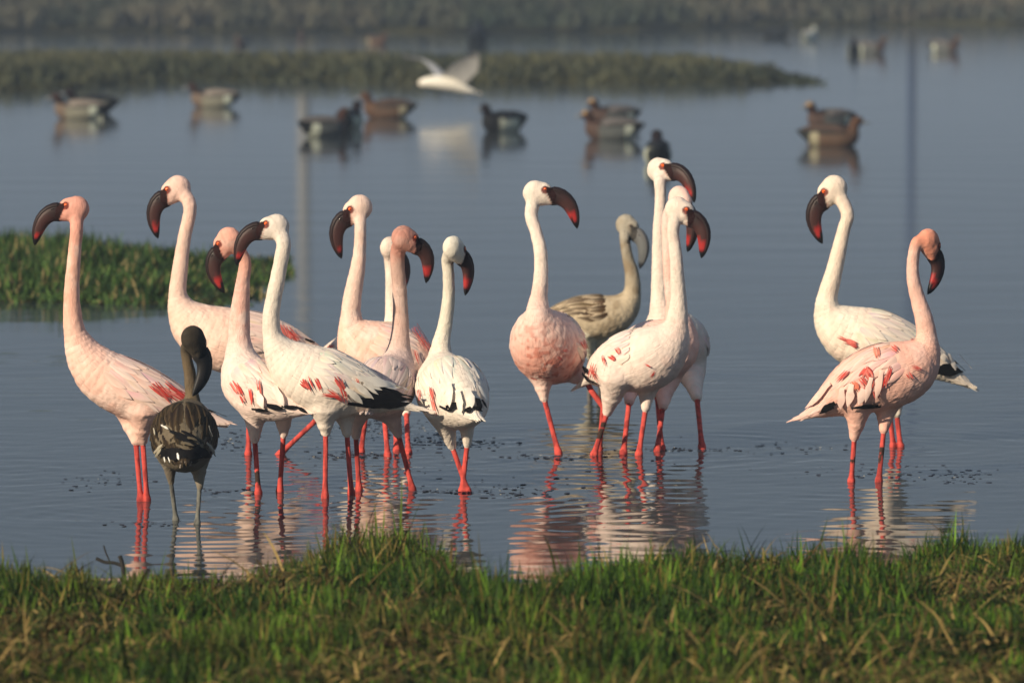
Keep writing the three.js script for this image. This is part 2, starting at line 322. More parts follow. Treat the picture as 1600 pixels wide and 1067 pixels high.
    c = c.map((v) => v * (0.84 + 0.24 * nf + 0.1 * sp));
    const [lx, ly, lz] = info.local.map((v) => v / s);
    if (info.which === 'head' || info.t > nS - 5) {
      const red = Math.hypot(lx - 1, ly + 0.5) + Math.max(0, 9 - Math.abs(lz)) * 0.8;
      if (lx > -30) { c = mix3(c, o.ring ?? [0.13, 0.014, 0.01], (1 - sstep(5.6, 7, red)) * 0.92); }
      const front = ly < 3.4 ? lx + 0.44 * ly - 0.3 : -9;                     // bare skin in front of the line from the eye to the chin
      if (o.lores !== false && front > 0 && lx > -2) c = mix3(c, o.loresC ?? [0.024, 0.010, 0.010], sstep(0, 1.8, front));
      else if (o.lores !== false && front > -2.5 && lx > 1) c = mix3(c, o.face ?? [0.5, 0.07, 0.04], 0.45 * sstep(-2.5, 0, front));
    }
    return c;
  });
  const bm = part('body', geo, M.plumage, t);
  // bill: a bent loft, ring by ring
  const path = [[9, -10.5, 14.2, 8.2], [13, -11, 14.4, 8.4], [19, -11.2, 13.9, 8.4], [25.5, -13.2, 13, 8.2], [32, -17.6, 12.1, 7.9], [37.6, -23.8, 11.2, 7.5], [41.6, -31, 10.1, 6.9], [44.6, -38.5, 8.8, 6.1], [46.8, -46, 7, 5], [48.4, -52.5, 5.1, 3.8], [49.6, -57.5, 3, 2.3], [50.2, -61, 0.7, 0.6]];
  const bk = o.bill ?? 1;
  function loft(rows, shape, color) {
    const P = [], I = [], K = [], S = 18;
    rows.forEach((r, i) => {
      const a = rows[Math.max(0, i - 1)], c = rows[Math.min(rows.length - 1, i + 1)], l = Math.hypot(c[0] - a[0], c[1] - a[1]), nx = -(c[1] - a[1]) / l, ny = (c[0] - a[0]) / l;
      for (let k = 0; k < S; k++) {
        const an = k / S * 2 * Math.PI, [v, z] = shape(Math.cos(an), Math.sin(an), r), q = hp(mixn(9, r[0] + nx * v, bk), mixn(-10.5, r[1] + ny * v, bk), z * Math.min(1, bk * 1.05));
        P.push(q.x, q.y, q.z); K.push(...color(i / (rows.length - 1), Math.cos(an), q));
        if (i) { const A = (i - 1) * S + k, E = (i - 1) * S + (k + 1) % S; I.push(A, A + S, E, E, A + S, E + S); }
      }
    });
    return geom(P, I, K);
  }
  const bc = o.billC ?? { base: [0.018, 0.010, 0.010], mid: [0.052, 0.022, 0.020], red: [0.36, 0.026, 0.024], tip: [0.006, 0.006, 0.007] };
  const bl = part('bill', loft(path, (cv, sz, r) => [Math.sign(cv) * Math.pow(Math.abs(cv), 0.85) * r[2], sz * r[3] * (cv > 0.3 ? 1 - 0.35 * (cv - 0.3) : 1)], (q, cv, p) => {
    const n = noise(p.x * 220, p.y * 220, p.z * 220) - 0.5, e = q + n * 0.1 - cv * 0.05;
    let c = mix3(bc.base, bc.mid, sstep(0.1, 0.42, e)); c = mix3(c, bc.red, sstep((bc.from ?? 0.56) + (o.billDark ?? 0), (bc.from ?? 0.56) + 0.08 + (o.billDark ?? 0), e) * (cv > 0.45 ? 0.12 : 1)); return mix3(c, bc.tip, sstep(0.755, 0.785, e));
  }), M.bill, t);
  part('upper_mandible', loft(path.slice(1, 11), (cv, sz, r) => [r[2] * (0.70 + 0.38 * cv), sz * r[3] * 0.78], (q, cv) => mix3(mix3(bc.base, bc.mid, 0.3 * sstep(0.3, 0.7, q)), bc.tip, sstep(0.75, 0.9, q))), M.bill, bl);
  for (const k of [-1, 1]) { const g = new THREE.SphereGeometry(1, 8, 6); g.scale(3.2 * s, 0.7 * s, 0.5 * s); const m = part('nostril', g, M.darkeye, bl), p = hp(21, -5.5, k * 8.1); m.position.copy(p); m.rotation.set(0, -phi, -pit - 0.35, 'YXZ'); }
  for (const k of [-1, 1]) {
    const p = hp(0, 0, k * 9.1); const e = part('eye', new THREE.SphereGeometry(3.8 * s, 16, 12), o.darkEye ? M.darkeye : M.eye, t); e.position.copy(p);
    const q = part('pupil', new THREE.SphereGeometry(0.95 * s, 10, 8), M.darkeye, e); q.position.copy(lat).multiplyScalar(k * 3.45 * s).addScaledVector(f, 0.4 * s);
  }
  // ------- plumage laid on the trunk: arc length along the spine from the tail, angle from the back
  const arc = [0]; for (let i = 1; i < b.spine.length; i++) arc.push(arc[i - 1] + Math.hypot(...[0, 1, 2].map((c) => b.spine[i][c] - b.spine[i - 1][c])));
  const LAT0 = new THREE.Vector3().crossVectors(b.axis, up).normalize();
  function frame(a) {
    if (a < 0) { const g = frame(0.001); g.c.addScaledVector(g.T, a); return g; }
    let i = 0; while (i < arc.length - 2 && arc[i + 1] < a) i++;
    const q = (a - arc[i]) / (arc[i + 1] - arc[i] || 1), A = b.spine[i], E = b.spine[i + 1], A0 = b.spine[Math.max(0, i - 2)], E0 = b.spine[Math.min(nS, i + 3)];
    const T = new THREE.Vector3(E0[0] - A0[0], E0[1] - A0[1], E0[2] - A0[2]).normalize(), Lt = LAT0.clone().addScaledVector(T, -LAT0.dot(T)).normalize(), U = new THREE.Vector3().crossVectors(Lt, T).normalize();
    return { c: new THREE.Vector3(mixn(A[0], E[0], q), mixn(A[1], E[1], q), mixn(A[2], E[2], q)), T, L: Lt, U, r: mixn(A[3], E[3], q) };
  }
  function surf(a, th, off) { const g = frame(a), rr = g.r + off; return g.c.clone().addScaledVector(g.U, Math.cos(th) * rr).addScaledVector(g.L, Math.sin(th) * rr); }
  function outward(P, I) { for (let k = 0; k < I.length; k += 3) { const [a, e, g] = [0, 1, 2].map((n) => new THREE.Vector3(P[I[k + n] * 3], P[I[k + n] * 3 + 1], P[I[k + n] * 3 + 2])), m = a.clone().add(e).add(g).divideScalar(3), N = e.clone().sub(a).cross(g.clone().sub(a)); let bd = 1e9, c = null; for (let q = 0; q < iSh + 4; q++) { const Q = b.spine[q], d = (Q[0] - m.x) ** 2 + (Q[1] - m.y) ** 2 + (Q[2] - m.z) ** 2 - Q[3] * Q[3]; if (d < bd) { bd = d; c = Q; } } if (N.x * (m.x - c[0]) + N.y * (m.y - c[1]) + N.z * (m.z - c[2]) < 0) { const t = I[k + 1]; I[k + 1] = I[k + 2]; I[k + 2] = t; } } return I; }
  const prof = (q) => (q < 0.5 ? mixn(0.45, 1, Math.sin(q * Math.PI)) : Math.pow(Math.max(0, 1 - Math.pow((q - 0.5) * 2, 1.9)), 0.9));
  function feather(a0, th0, len, wid, droop, off0, lift, col, tipCol, streak) {
    const P = [], I = [], K = [], NU = 7, NV = 5, ph = R() * 50;
    for (let i = 0; i < NU; i++) {
      const q = i / (NU - 1), a = a0 - q * len, g = frame(a), w = wid * Math.max(0.06, prof(q));
      for (let j = 0; j < NV; j++) {
        const v = j / (NV - 1) * 2 - 1, th = th0 + droop * q + v * w / Math.max(g.r, 0.022);
        const p = surf(a + (Math.abs(v) > 0.9 ? (noise(i * 3.1 + ph, j) - 0.5) * len * 0.08 : 0), th, off0 + lift * Math.pow(q, 1.4) + 0.0016 * (1 - v * v) * (0.3 + q));
        P.push(p.x, p.y, p.z);
        const c = mix3(col, tipCol, sstep(0.35, 1, q + 0.25 * Math.abs(v)) * (streak ? 0.3 + 0.7 * Math.abs(v) : 1)), kk = (streak ? mixn(0.35, 1, Math.abs(v)) : 0.88 + 0.12 * Math.abs(v)) * (0.86 + 0.26 * noise(ph + j * 2.3, q * 3));
        K.push(c[0] * kk, c[1] * kk, c[2] * kk);
        if (i && j) { const A = (i - 1) * NV + j; I.push(A - 1, A + NV - 1, A, A, A + NV - 1, A + NV); }
      }
    }
    return geom(P, outward(P, I), K);
  }
  const aSh = arc[Math.min(nS, iSh - 4)], aTail = arc[3], toCam = new THREE.Vector3(-base.x, EYE, D).normalize(), W = o.wing ?? {};
  for (const side of [-1, 1]) {
    const seen = LAT0.clone().multiplyScalar(side).dot(toCam) > -0.55;
    const pP = [], pI = [], pK = [], NA = 14, NT = 9, wc = W.col ?? C.body;
    for (let i = 0; i < NA; i++) for (let j = 0; j < NT; j++) {
      const q = i / (NA - 1), k = j / (NT - 1), a = mixn(aTail, aSh, q), bulge = Math.sin(Math.PI * clamp(q * 0.9 + 0.1)) * Math.sin(Math.PI * clamp(k));
      const p = surf(a, side * mixn(0.1, mixn(1.1, W.low ?? 1.75, Math.sqrt(Math.sin(Math.PI * clamp(q * 0.55 + 0.28)))), k), -0.003 + 0.006 * Math.sqrt(Math.max(0, bulge)));
      const n = 0.92 + 0.14 * noise(p.x * 60, p.y * 60, p.z * 60); pP.push(p.x, p.y, p.z); pK.push(wc[0] * n, wc[1] * n, wc[2] * n);
      if (i && j) { const A = (i - 1) * NT + j; if (side > 0) pI.push(A - 1, A, A + NT - 1, A, A + NT, A + NT - 1); else pI.push(A - 1, A + NT - 1, A, A, A + NT - 1, A + NT); }
    }
    const wing = part('wing', geom(pP, outward(pP, pI), pK), M.feather, t), list = [];
    const rows = Math.max(4, Math.round((aSh - aTail) / 0.03));
    for (let r = 0; r < rows; r++) {
      const q = r / (rows - 1), a = mixn(aSh - 0.005, aTail + 0.035, q), n = 7;
      for (let j = 0; j < n; j++) {
        const k = (j + (r % 2) * 0.5 + (R() - 0.5) * 0.25) / (n - 0.5), low = mixn(1.1, W.low ?? 1.75, Math.sqrt(Math.sin(Math.PI * clamp((1 - q) * 0.55 + 0.28)))), th = side * mixn(0.1, low * 0.94, k);
        const len = mixn(0.07, 0.115, Math.sin(Math.PI * clamp(q * 0.8 + 0.1))) * (1.25 - 0.45 * k) * (0.85 + 0.3 * R()), wid = mixn(0.010, 0.0145, q) * (0.85 + 0.3 * R());
        let c = mix3(wc, W.alt ?? wc, R() * (W.mix ?? 0.6)); const tip = W.tip ?? mix3(c, [0.84, 0.78, 0.7], 0.2);
        list.push(feather(a + (R() - 0.5) * 0.012, th, len, wid, side * (0.10 + 0.2 * R()) * (W.droop ?? 1), 0.002, 0.0022 + 0.0022 * R(), c.map((v) => v * (0.86 + 0.2 * R())), tip, W.streak));
      }
    }
    if (seen) for (const g of list) part('feather', g, M.feather, wing);
    else part('feather', mergeGeometries(list), M.feather, wing).userData.kind = 'stuff';
  }
  { // tail fan
    const list = [], tc = o.tailC ?? W.col ?? C.body;
    for (let j = 0; j < 9; j++) { const k = j / 8 - 0.5; list.push(feather(aTail + 0.035, k * 2.6, 0.075 + 0.02 * R() + (o.tailLen ?? 0), 0.010, k * 0.2, 0.001 + 0.001 * (j % 3), 0.002, tc, mix3(tc, [0.8, 0.7, 0.62], 0.3), false)); }
    part('tail', mergeGeometries(list), M.feather, t);
  }
  // ------- marked feathers placed where the photograph shows them: a ray meets the trunk, the blade lies on it
  const eyeL = new THREE.Vector3(0, EYE, 0).sub(base), wingSeen = t.children.filter((c) => c.name === 'wing').sort((p, q) => { const z = (m) => { m.geometry.computeBoundingBox(); return m.geometry.boundingBox.max.z; }; return z(q) - z(p); })[0];
  function hit(x, y) {
    const d = ray(x, y).normalize(); let s0 = D - 0.45, best = 1e9, bs = D;
    for (let i = 0; i < 70; i++) { const p = eyeL.clone().addScaledVector(d, s0), v = sdf(p.x, p.y, p.z); if (v < best) { best = v; bs = s0; } if (v < 0.0006) break; s0 += Math.max(v * 0.8, 0.001); if (s0 > D + 0.6) break; }
    const p = eyeL.clone().addScaledVector(d, bs), e = 0.002;
    return { p, n: new THREE.Vector3(sdf(p.x + e, p.y, p.z) - sdf(p.x - e, p.y, p.z), sdf(p.x, p.y + e, p.z) - sdf(p.x, p.y - e, p.z), sdf(p.x, p.y, p.z + e) - sdf(p.x, p.y, p.z - e)).normalize() };
  }
  function blade(x0, y0, x1, y1, w, off, col, sliver, bend = 0) {
    const P = [], I = [], K = [], NU = 8, NV = 3, ph = R() * 40, nx = -(y1 - y0), ny = x1 - x0;
    const cs = []; for (let i = 0; i < NU; i++) { const q = i / (NU - 1), bb = bend * Math.sin(Math.PI * q); cs.push(hit(mixn(x0, x1, q) + nx * bb, mixn(y0, y1, q) + ny * bb)); }
    for (let i = 0; i < NU; i++) {
      const q = i / (NU - 1), dir = cs[Math.min(NU - 1, i + 1)].p.clone().sub(cs[Math.max(0, i - 1)].p).normalize(), n = cs[i].n, sd = new THREE.Vector3().crossVectors(n, dir).normalize(), ww = w * px * Math.max(0.04, sliver ? Math.sin(Math.PI * (0.06 + 0.94 * q)) : q < 0.55 ? mixn(0.62, 1, q / 0.55) : Math.pow(1 - Math.pow((q - 0.55) / 0.45, 1.6), 0.9)) * (0.75 + 0.5 * noise(ph, i * 0.9));
      for (let j = 0; j < NV; j++) { const v = j - 1, p = cs[i].p.clone().addScaledVector(n, off + 0.0012 * (1 - v * v) + 0.0015 * q).addScaledVector(sd, v * ww); P.push(p.x, p.y, p.z); const kk = 0.82 + 0.36 * noise(ph + j, q * 5); K.push(col[0] * kk, col[1] * kk, col[2] * kk); if (i && j) { const A = (i - 1) * NV + j; I.push(A - 1, A + NV - 1, A, A, A + NV - 1, A + NV); } }
    }
    return geom(P, outward(P, I), K);
  }
  for (const m of o.black ?? []) part('flight_feather', blade(m[0], m[1], m[2], m[3], m[4], 0.0075, o.blackC ?? TAN.black), M.feather, wingSeen);
  for (const m of o.plume ?? []) part('feather', blade(m[0], m[1], m[2], m[3], m[4], 0.0095, m[5] ?? W.col ?? C.body), M.feather, wingSeen);
  for (const m of o.red ?? []) for (let k = -1; k <= 1; k++) {
    const dx = m[2] - m[0], dy = m[3] - m[1], l = Math.hypot(dx, dy), nx = -dy / l * m[4] * 0.75 * k + (R() - 0.5) * 2, ny = dx / l * m[4] * 0.75 * k + (R() - 0.5) * 2, e0 = -0.15 - 0.35 * R(), e1 = 1.05 + 0.45 * R(), q = 0.75 + 0.45 * R(), c = mix3(m[5] ?? TAN.red, [0.72, 0.32, 0.26], R() * R() * 0.9);
    part('covert_feather', blade(m[0] + dx * e0 + nx, m[1] + dy * e0 + ny, m[0] + dx * e1 + nx * 0.8, m[1] + dy * e1 + ny * 0.8, m[4] * (0.26 + 0.22 * R()), 0.0062, c.map((v) => v * q), true), M.feather, wingSeen);
  }
  return t;
}
const leg = (foot, path, extra = {}) => ({ foot, path, ...extra });
const birds = [
  { // A
    seed: 1, billDark: 0.1, label: 'pink flamingo farthest left, facing left, both red legs pressed together', spine: [[352, 664, 0, 4], [318, 652, 0, 12], [285, 638, 0, 25], [245, 625, 0, 39], [200, 608, 0, 45], [160, 586, 0, 41], [133, 556, 0, 29], [117, 520, 0, 18], [112.5, 480, 0, 13.5], [112.5, 450, 0, 12], [116, 400, 0, 10.3], [119.5, 360, 0, 10]],
    head: { eye: [103, 321], phi: 180, pitch: 1, s: 1.02 }, shoulder: 6,
    legs: [leg([220, 783], [[204, 640, 26], [206, 664, 15], [212, 688, 7.5]], { dz: 0.025 }), leg([230, 783], [[224, 640, 28], [222, 668, 15], [223, 688, 8]], { dz: -0.025 })],
    col: { body: [0.82, 0.52, 0.42], neck: [0.82, 0.46, 0.35], head: [0.74, 0.36, 0.28], mottle: [0.84, 0.64, 0.55] }, wing: { col: [0.82, 0.55, 0.46], alt: [0.84, 0.66, 0.58] },
    red: [[238, 606, 250, 616, 4], [246, 604, 262, 622, 5], [256, 612, 276, 624, 5], [262, 606, 282, 622, 5], [270, 612, 288, 622, 4], [278, 616, 296, 626, 4]], black: [[320, 642, 352, 656, 3]],
  },
  { // B
    seed: 2, billDark: 0.06, label: 'pale pink flamingo facing left, standing directly behind the dark young bird', spine: [[510, 556, 0, 3], [485, 546, 0, 11], [450, 538, 0, 28], [405, 536, 0, 45], [355, 532, 0, 51], [315, 517, 0, 42], [289, 492, 0, 26], [278, 463, 0, 15], [280.5, 427, 0, 12.6], [288, 372, 0, 10.4], [297, 322, 0, 10.4]],
    head: { eye: [261.5, 296], phi: 180, pitch: 28, s: 1 }, shoulder: 5,
    legs: [leg([388, 711], [[392, 560, 34], [390, 610, 17], [389, 640, 7.5]]), leg([437, 710], [[420, 560, 32], [455, 610, 17], [480, 630, 8]], { via: [[506, 645, -0.02]] })],
    col: { body: [0.83, 0.60, 0.49], neck: [0.82, 0.58, 0.48], head: [0.80, 0.55, 0.46], mottle: [0.82, 0.52, 0.41] }, wing: { col: [0.82, 0.62, 0.53], alt: [0.83, 0.54, 0.45] },
    red: [[438, 514, 446, 532, 4], [444, 516, 452, 536, 4], [450, 518, 462, 532, 4], [438, 524, 452, 540, 4], [454, 522, 466, 530, 3]], black: [[474, 531, 490, 538, 2.5], [448, 540, 456, 545, 2]],
  },
  { // C
    seed: 3, label: 'rosy flamingo with fluffy neck, between the dark young bird and the black-winged white one', spine: [[482, 644, -0.12, 4], [462, 638, -0.10, 14], [435, 626, -0.07, 31], [407, 611, -0.02, 45], [387, 595, 0.03, 42], [377, 566, 0.06, 28], [374, 535, 0.07, 18.5], [374.5, 497, 0.07, 16.2], [377, 466, 0.06, 13.6], [379.5, 440, 0.05, 11], [382, 405, 0.04, 9.5]],
    head: { eye: [341.5, 381], phi: 185, pitch: 45, s: 0.99, dz: 0.02 }, shoulder: 5,
    legs: [leg([404, 772], [[398, 630, 28], [398, 662, 14], [398, 686, 7.5]], { dz: -0.03 }), leg([437, 769], [[440, 630, 24], [443, 662, 12], [443, 678, 7]], { dz: 0 })],
    col: { body: [0.82, 0.64, 0.56], neck: [0.80, 0.48, 0.40], head: [0.78, 0.40, 0.31], mottle: [0.83, 0.70, 0.62] }, wing: { col: [0.82, 0.66, 0.58], alt: [0.83, 0.56, 0.48] },
    red: [[366, 602, 374, 613, 4], [374, 604, 380, 614, 3.5], [380, 620, 384, 628, 3], [392, 612, 396, 628, 3], [405, 600, 408, 615, 3.2]], black: [[396, 637, 424, 640, 3], [418, 632, 444, 638, 5], [440, 634, 470, 638, 3], [462, 636, 482, 645, 3]], mud: [[402, 735, 756]],
    plume: [[404, 612, 414, 637, 6, [0.84, 0.74, 0.66]], [428, 606, 444, 634, 6, [0.84, 0.72, 0.64]]],
  },
  { // D
    seed: 4, billDark: 0.08, label: 'white flamingo with a large black wing tip, facing left in front of the left cluster', spine: [[648, 640, 0, 3], [625, 633, 0, 9], [590, 620, 0, 25], [550, 607, 0, 42], [510, 599, 0, 54], [471, 581, 0, 45], [444, 557, 0, 29], [427, 529, 0, 16.8], [423.5, 497, 0, 13.5], [427, 469, 0, 12.4], [433, 440, 0, 12], [440, 402, 0, 11.4], [443, 378, 0, 11.4]],
    head: { eye: [416, 350], phi: 180, pitch: 4, s: 1.02 }, shoulder: 6,
    legs: [leg([508, 778], [[508, 640, 26], [508, 662, 13], [509, 674, 8]], { dz: -0.03 }), leg([549, 773], [[538, 640, 24], [541, 662, 11], [542, 676, 7.5]], { dz: 0.03 })],
    col: { body: TAN.white, neck: [0.76, 0.665, 0.57], head: [0.76, 0.665, 0.58], mottle: [0.81, 0.66, 0.56], mot: 0.3 }, wing: { col: [0.75, 0.69, 0.60], alt: [0.82, 0.64, 0.55], mix: 0.5 },
    red: [[473, 597, 480, 604, 4], [480, 594, 486, 606, 5], [495, 595, 501, 607, 2.8], [526, 594, 536, 608, 4], [533, 602, 540, 622, 3.4], [508, 616, 528, 618, 3], [518, 612, 532, 622, 4], [556, 596, 560, 608, 3]],
    black: [[542, 628, 600, 634, 4], [565, 626, 640, 633, 7], [572, 614, 642, 629, 8], [586, 606, 644, 626, 6], [612, 616, 647, 625, 5], [560, 622, 620, 632, 6]],
    plume: [[560, 592, 612, 606, 8], [580, 598, 632, 612, 7], [548, 596, 582, 622, 5], [556, 590, 594, 611, 5], [600, 600, 634, 614, 6], [538, 606, 566, 628, 5], [566, 600, 588, 616, 4]],
  },
  { // E
    seed: 5, billDark: 0.12, label: 'pink flamingo with upright neck facing left, behind the white one with the black wing tip', spine: [[700, 592, 0, 3], [676, 577, 0, 14], [645, 562, 0, 36], [607, 553, 0, 48], [572, 543, 0, 43], [553, 520, 0, 25], [548.5, 495, 0, 16.6], [550, 469, 0, 14.6], [555, 440, 0, 13], [560, 412, 0, 11.2], [562.6, 384, 0, 9.5], [563, 354, 0, 9]],
    head: { eye: [547.5, 327], phi: 172, pitch: 30, s: 1 }, shoulder: 5,
    legs: [leg([564, 707], [[580, 585, 26], [575, 625, 14], [572, 645, 7]], { dz: 0 }), leg([606, 713], [[606, 585, 26], [602, 625, 14], [600, 645, 7]], { dz: 0 })],
    col: { body: [0.82, 0.52, 0.41], neck: [0.82, 0.58, 0.48], head: [0.81, 0.60, 0.50], mottle: [0.84, 0.66, 0.57] }, wing: { col: [0.82, 0.58, 0.49], alt: [0.83, 0.66, 0.58] },
    red: [[648, 522, 662, 544, 2.6], [655, 520, 670, 545, 2.6], [648, 552, 652, 564, 2.4]],
  },
  { // F
    seed: 6, label: 'mostly hidden pale flamingo facing right, its neck showing behind the brown-necked one', spine: [[508, 549, 0, 3], [530, 542, 0, 14], [558, 546, 0, 34], [590, 550, 0, 44], [614, 535, 0, 30], [617, 502, 0, 17], [613, 460, 0, 11], [612, 430, 0, 10], [610, 408, 0, 9.6]], D: 15.6,
    head: { eye: [625, 390], phi: -45, pitch: 34, s: 0.9 }, shoulder: 4,
    legs: [leg([638, 708], [[600, 590, 26], [628, 625, 14], [635, 645, 7]], { dz: 0 }), leg([620, 704], [[590, 590, 24], [612, 625, 13], [616, 640, 7]], { dz: 0.04 })],
    col: { body: [0.82, 0.70, 0.61], neck: [0.81, 0.68, 0.58], head: [0.80, 0.66, 0.56], mottle: [0.82, 0.6, 0.5] }, wing: { col: [0.82, 0.68, 0.58], alt: [0.82, 0.6, 0.5] }, red: [[514, 545, 522, 539, 3]],
  },
  { // G
    seed: 7, label: 'flamingo with brownish pink neck and head turned right, grey-pink back towards us', spine: [[575, 642, -0.17, 5], [580, 634, -0.14, 16], [590, 619, -0.07, 36], [600, 606, 0, 48], [613, 592, 0.06, 39], [621, 565, 0.10, 25], [624, 537, 0.11, 16.5], [626, 497, 0.11, 12.6], [624, 448, 0.10, 11.4], [621, 414, 0.09, 11.2], [622, 392, 0.08, 12]],
    head: { eye: [648, 371.5], phi: -22, pitch: 22, s: 0.96, dz: 0.05 }, shoulder: 5,
    legs: [leg([561, 766], [[562, 635, 24], [557, 662, 11], [556, 680, 7]], { dz: -0.02 }), leg([645, 766], [[604, 635, 26], [615, 658, 13], [622, 677, 7.5]], { dz: -0.02 })], legR: 3.9,
    col: { body: [0.62, 0.47, 0.43], neck: [0.60, 0.40, 0.33], head: [0.56, 0.27, 0.21], mottle: [0.72, 0.55, 0.48] }, wing: { col: [0.66, 0.52, 0.49], alt: [0.58, 0.42, 0.40], mix: 0.9, droop: 1.6 },
  },
  { // H
    seed: 8, label: 'white flamingo seen from behind, head turned right, black patches above its tail', spine: [[744, 653, -0.17, 4], [737, 645, -0.14, 18], [722, 628, -0.07, 42], [706, 612, 0, 55], [696, 600, 0.06, 47], [689, 567, 0.10, 24], [690, 535, 0.11, 14], [696, 505, 0.11, 11.3], [701, 465, 0.10, 9.9], [701, 431, 0.09, 9.2], [699.5, 405, 0.08, 9.8]],
    head: { eye: [723.5, 389], phi: -48, pitch: 30, s: 0.95, dz: 0.05 }, shoulder: 5,
    legs: [leg([731, 768], [[690, 640, 28], [697, 668, 15], [706, 696, 7.5]], { dz: -0.04 }), leg([722, 768], [[728, 640, 26], [730, 668, 12], [730, 693, 7]], { dz: -0.02 })],
    col: { body: TAN.white, neck: [0.73, 0.67, 0.56], head: [0.72, 0.67, 0.57], mottle: [0.80, 0.69, 0.60], mot: 0.3 }, wing: { col: [0.75, 0.70, 0.62], alt: [0.80, 0.68, 0.60], mix: 0.5, droop: 1.3 },
    red: [[676, 610, 680, 622, 3], [678, 624, 683, 642, 3.2], [658, 612, 660, 622, 2.4]], black: [[700, 636, 716, 630, 4], [704, 640, 722, 628, 4], [690, 634, 706, 641, 2.4], [728, 642, 740, 640, 4], [744, 624, 748, 642, 6], [750, 626, 756, 638, 4], [736, 636, 750, 644, 4]],
    plume: [[716, 612, 724, 646, 7], [730, 610, 738, 640, 7], [746, 606, 757, 630, 5], [704, 600, 706, 636, 7]],
  },
  { // I
    seed: 9, label: 'flamingo facing us with red-speckled chest, head turned right in profile', spine: [[894, 578, 0.20, 6], [882, 568, 0.16, 22], [868, 552, 0.09, 46], [857, 543, 0, 57], [847, 530, -0.05, 49], [841, 500, -0.10, 24], [841, 473, -0.10, 15.2], [844, 445, -0.10, 12], [845.5, 417, -0.09, 10.7], [844, 389, -0.08, 10.3], [837, 361, -0.06, 9.6], [830, 335, -0.04, 10.2]],
    head: { eye: [851, 296.5], phi: 4, pitch: 0, s: 1 }, shoulder: 6,
    legs: [leg([873, 709], [[846, 580, 24], [848, 604, 13], [850, 622, 7]], { dz: -0.02 }), leg([936, 704], [[878, 568, 26], [900, 585, 15], [915, 595, 8]], { via: [[925, 612, 0], [943, 636, 0]], dz: 0.04 })],
    col: { body: [0.80, 0.56, 0.48], neck: [0.81, 0.68, 0.58], head: [0.76, 0.66, 0.57], mottle: [0.82, 0.66, 0.58], spot: [0.36, 0.05, 0.03], spotBase: [0.70, 0.27, 0.19], spotAt: 0.14, sx: -0.025, sy: 0.235 }, wing: { col: [0.81, 0.63, 0.55], alt: [0.80, 0.55, 0.48] },
    red: [[908, 536, 912, 544, 4], [872, 556, 876, 560, 2], [880, 545, 884, 548, 2]],
  },
  { // J
    seed: 10, name: 'juvenile_flamingo', label: 'buff-brown streaked young flamingo with grey bill, facing right in the back', D: 17.6, noRings: true, spine: [[848, 497, 0, 3], [868, 491, 0, 11], [895, 488, 0, 22], [925, 493, 0, 33], [950, 495, 0, 33], [975, 482, 0, 24], [987, 460, 0, 14.5], [988, 431, 0, 11.4], [981, 403, 0, 8.8], [976.5, 375, 0, 8.3]],
    head: { eye: [986, 354], phi: 30, pitch: 30, s: 0.85 }, shoulder: 5, darkEye: true, face: [0.09, 0.08, 0.07], ring: [0.2, 0.17, 0.13], loresC: [0.06, 0.055, 0.05],
    legs: [leg([921, 596], [[918, 515, 20], [921, 540, 10], [922, 556, 6]], { dz: 0 }), leg([938, 593], [[935, 515, 18], [938, 540, 9], [938, 556, 5]], { dz: 0.04 })], legC: [0.3, 0.26, 0.22], legR: 4,
    col: { body: [0.50, 0.41, 0.285], neck: [0.33, 0.28, 0.205], head: [0.36, 0.325, 0.26], mottle: [0.24, 0.175, 0.105], mot: 0.8, thigh: [0.7, 0.64, 0.5] }, wing: { col: [0.085, 0.046, 0.022], alt: [0.19, 0.115, 0.06], mix: 0.8, tip: [0.70, 0.57, 0.40], streak: true, low: 1.75 },
    billC: { base: [0.10, 0.10, 0.10], mid: [0.12, 0.125, 0.125], red: [0.10, 0.105, 0.11], tip: [0.015, 0.016, 0.02] }, tailC: [0.5, 0.4, 0.26],
  },
  { // K
    seed: 11, label: 'white and pink flamingo nearest in the middle right trio, facing right', spine: [[910, 602, 0.08, 3], [926, 588, 0.06, 13], [950, 576, 0.04, 32], [980, 566, 0.02, 46], [1014, 560, -0.02, 50], [1041, 541, -0.04, 36], [1056, 512, -0.05, 20], [1060, 473, -0.05, 13.6], [1059, 445, -0.05, 11.6], [1057.5, 417, -0.05, 10.5], [1055, 389, -0.04, 9.9], [1051.5, 362, -0.03, 9.6]],
    head: { eye: [1072, 328], phi: 14, pitch: 23, s: 1 }, shoulder: 5,
    legs: [leg([928, 711], [[962, 590, 30], [956, 618, 17], [949, 643, 7.5]], { dz: -0.03 }), leg([998, 711], [[1012, 595, 24], [1010, 620, 12], [1009, 637, 7.5]], { dz: 0.03 })], mud: [[940, 660, 684]],
    col: { body: [0.77, 0.63, 0.55], neck: [0.76, 0.66, 0.57], head: [0.76, 0.65, 0.56], mottle: [0.82, 0.58, 0.50], mot: 0.55 }, wing: { col: [0.77, 0.65, 0.57], alt: [0.82, 0.60, 0.53] },
    red: [[930, 572, 926, 586, 4], [926, 578, 934, 590, 3], [966, 546, 970, 552, 3], [956, 558, 962, 563, 4], [944, 560, 946, 570, 2], [1010, 570, 1016, 572, 2], [1018, 586, 1022, 580, 2]], black: [[914, 574, 922, 582, 4], [914, 584, 926, 596, 4], [924, 592, 938, 598, 3]],
    tailC: [0.38, 0.32, 0.25],
  },
  { // L
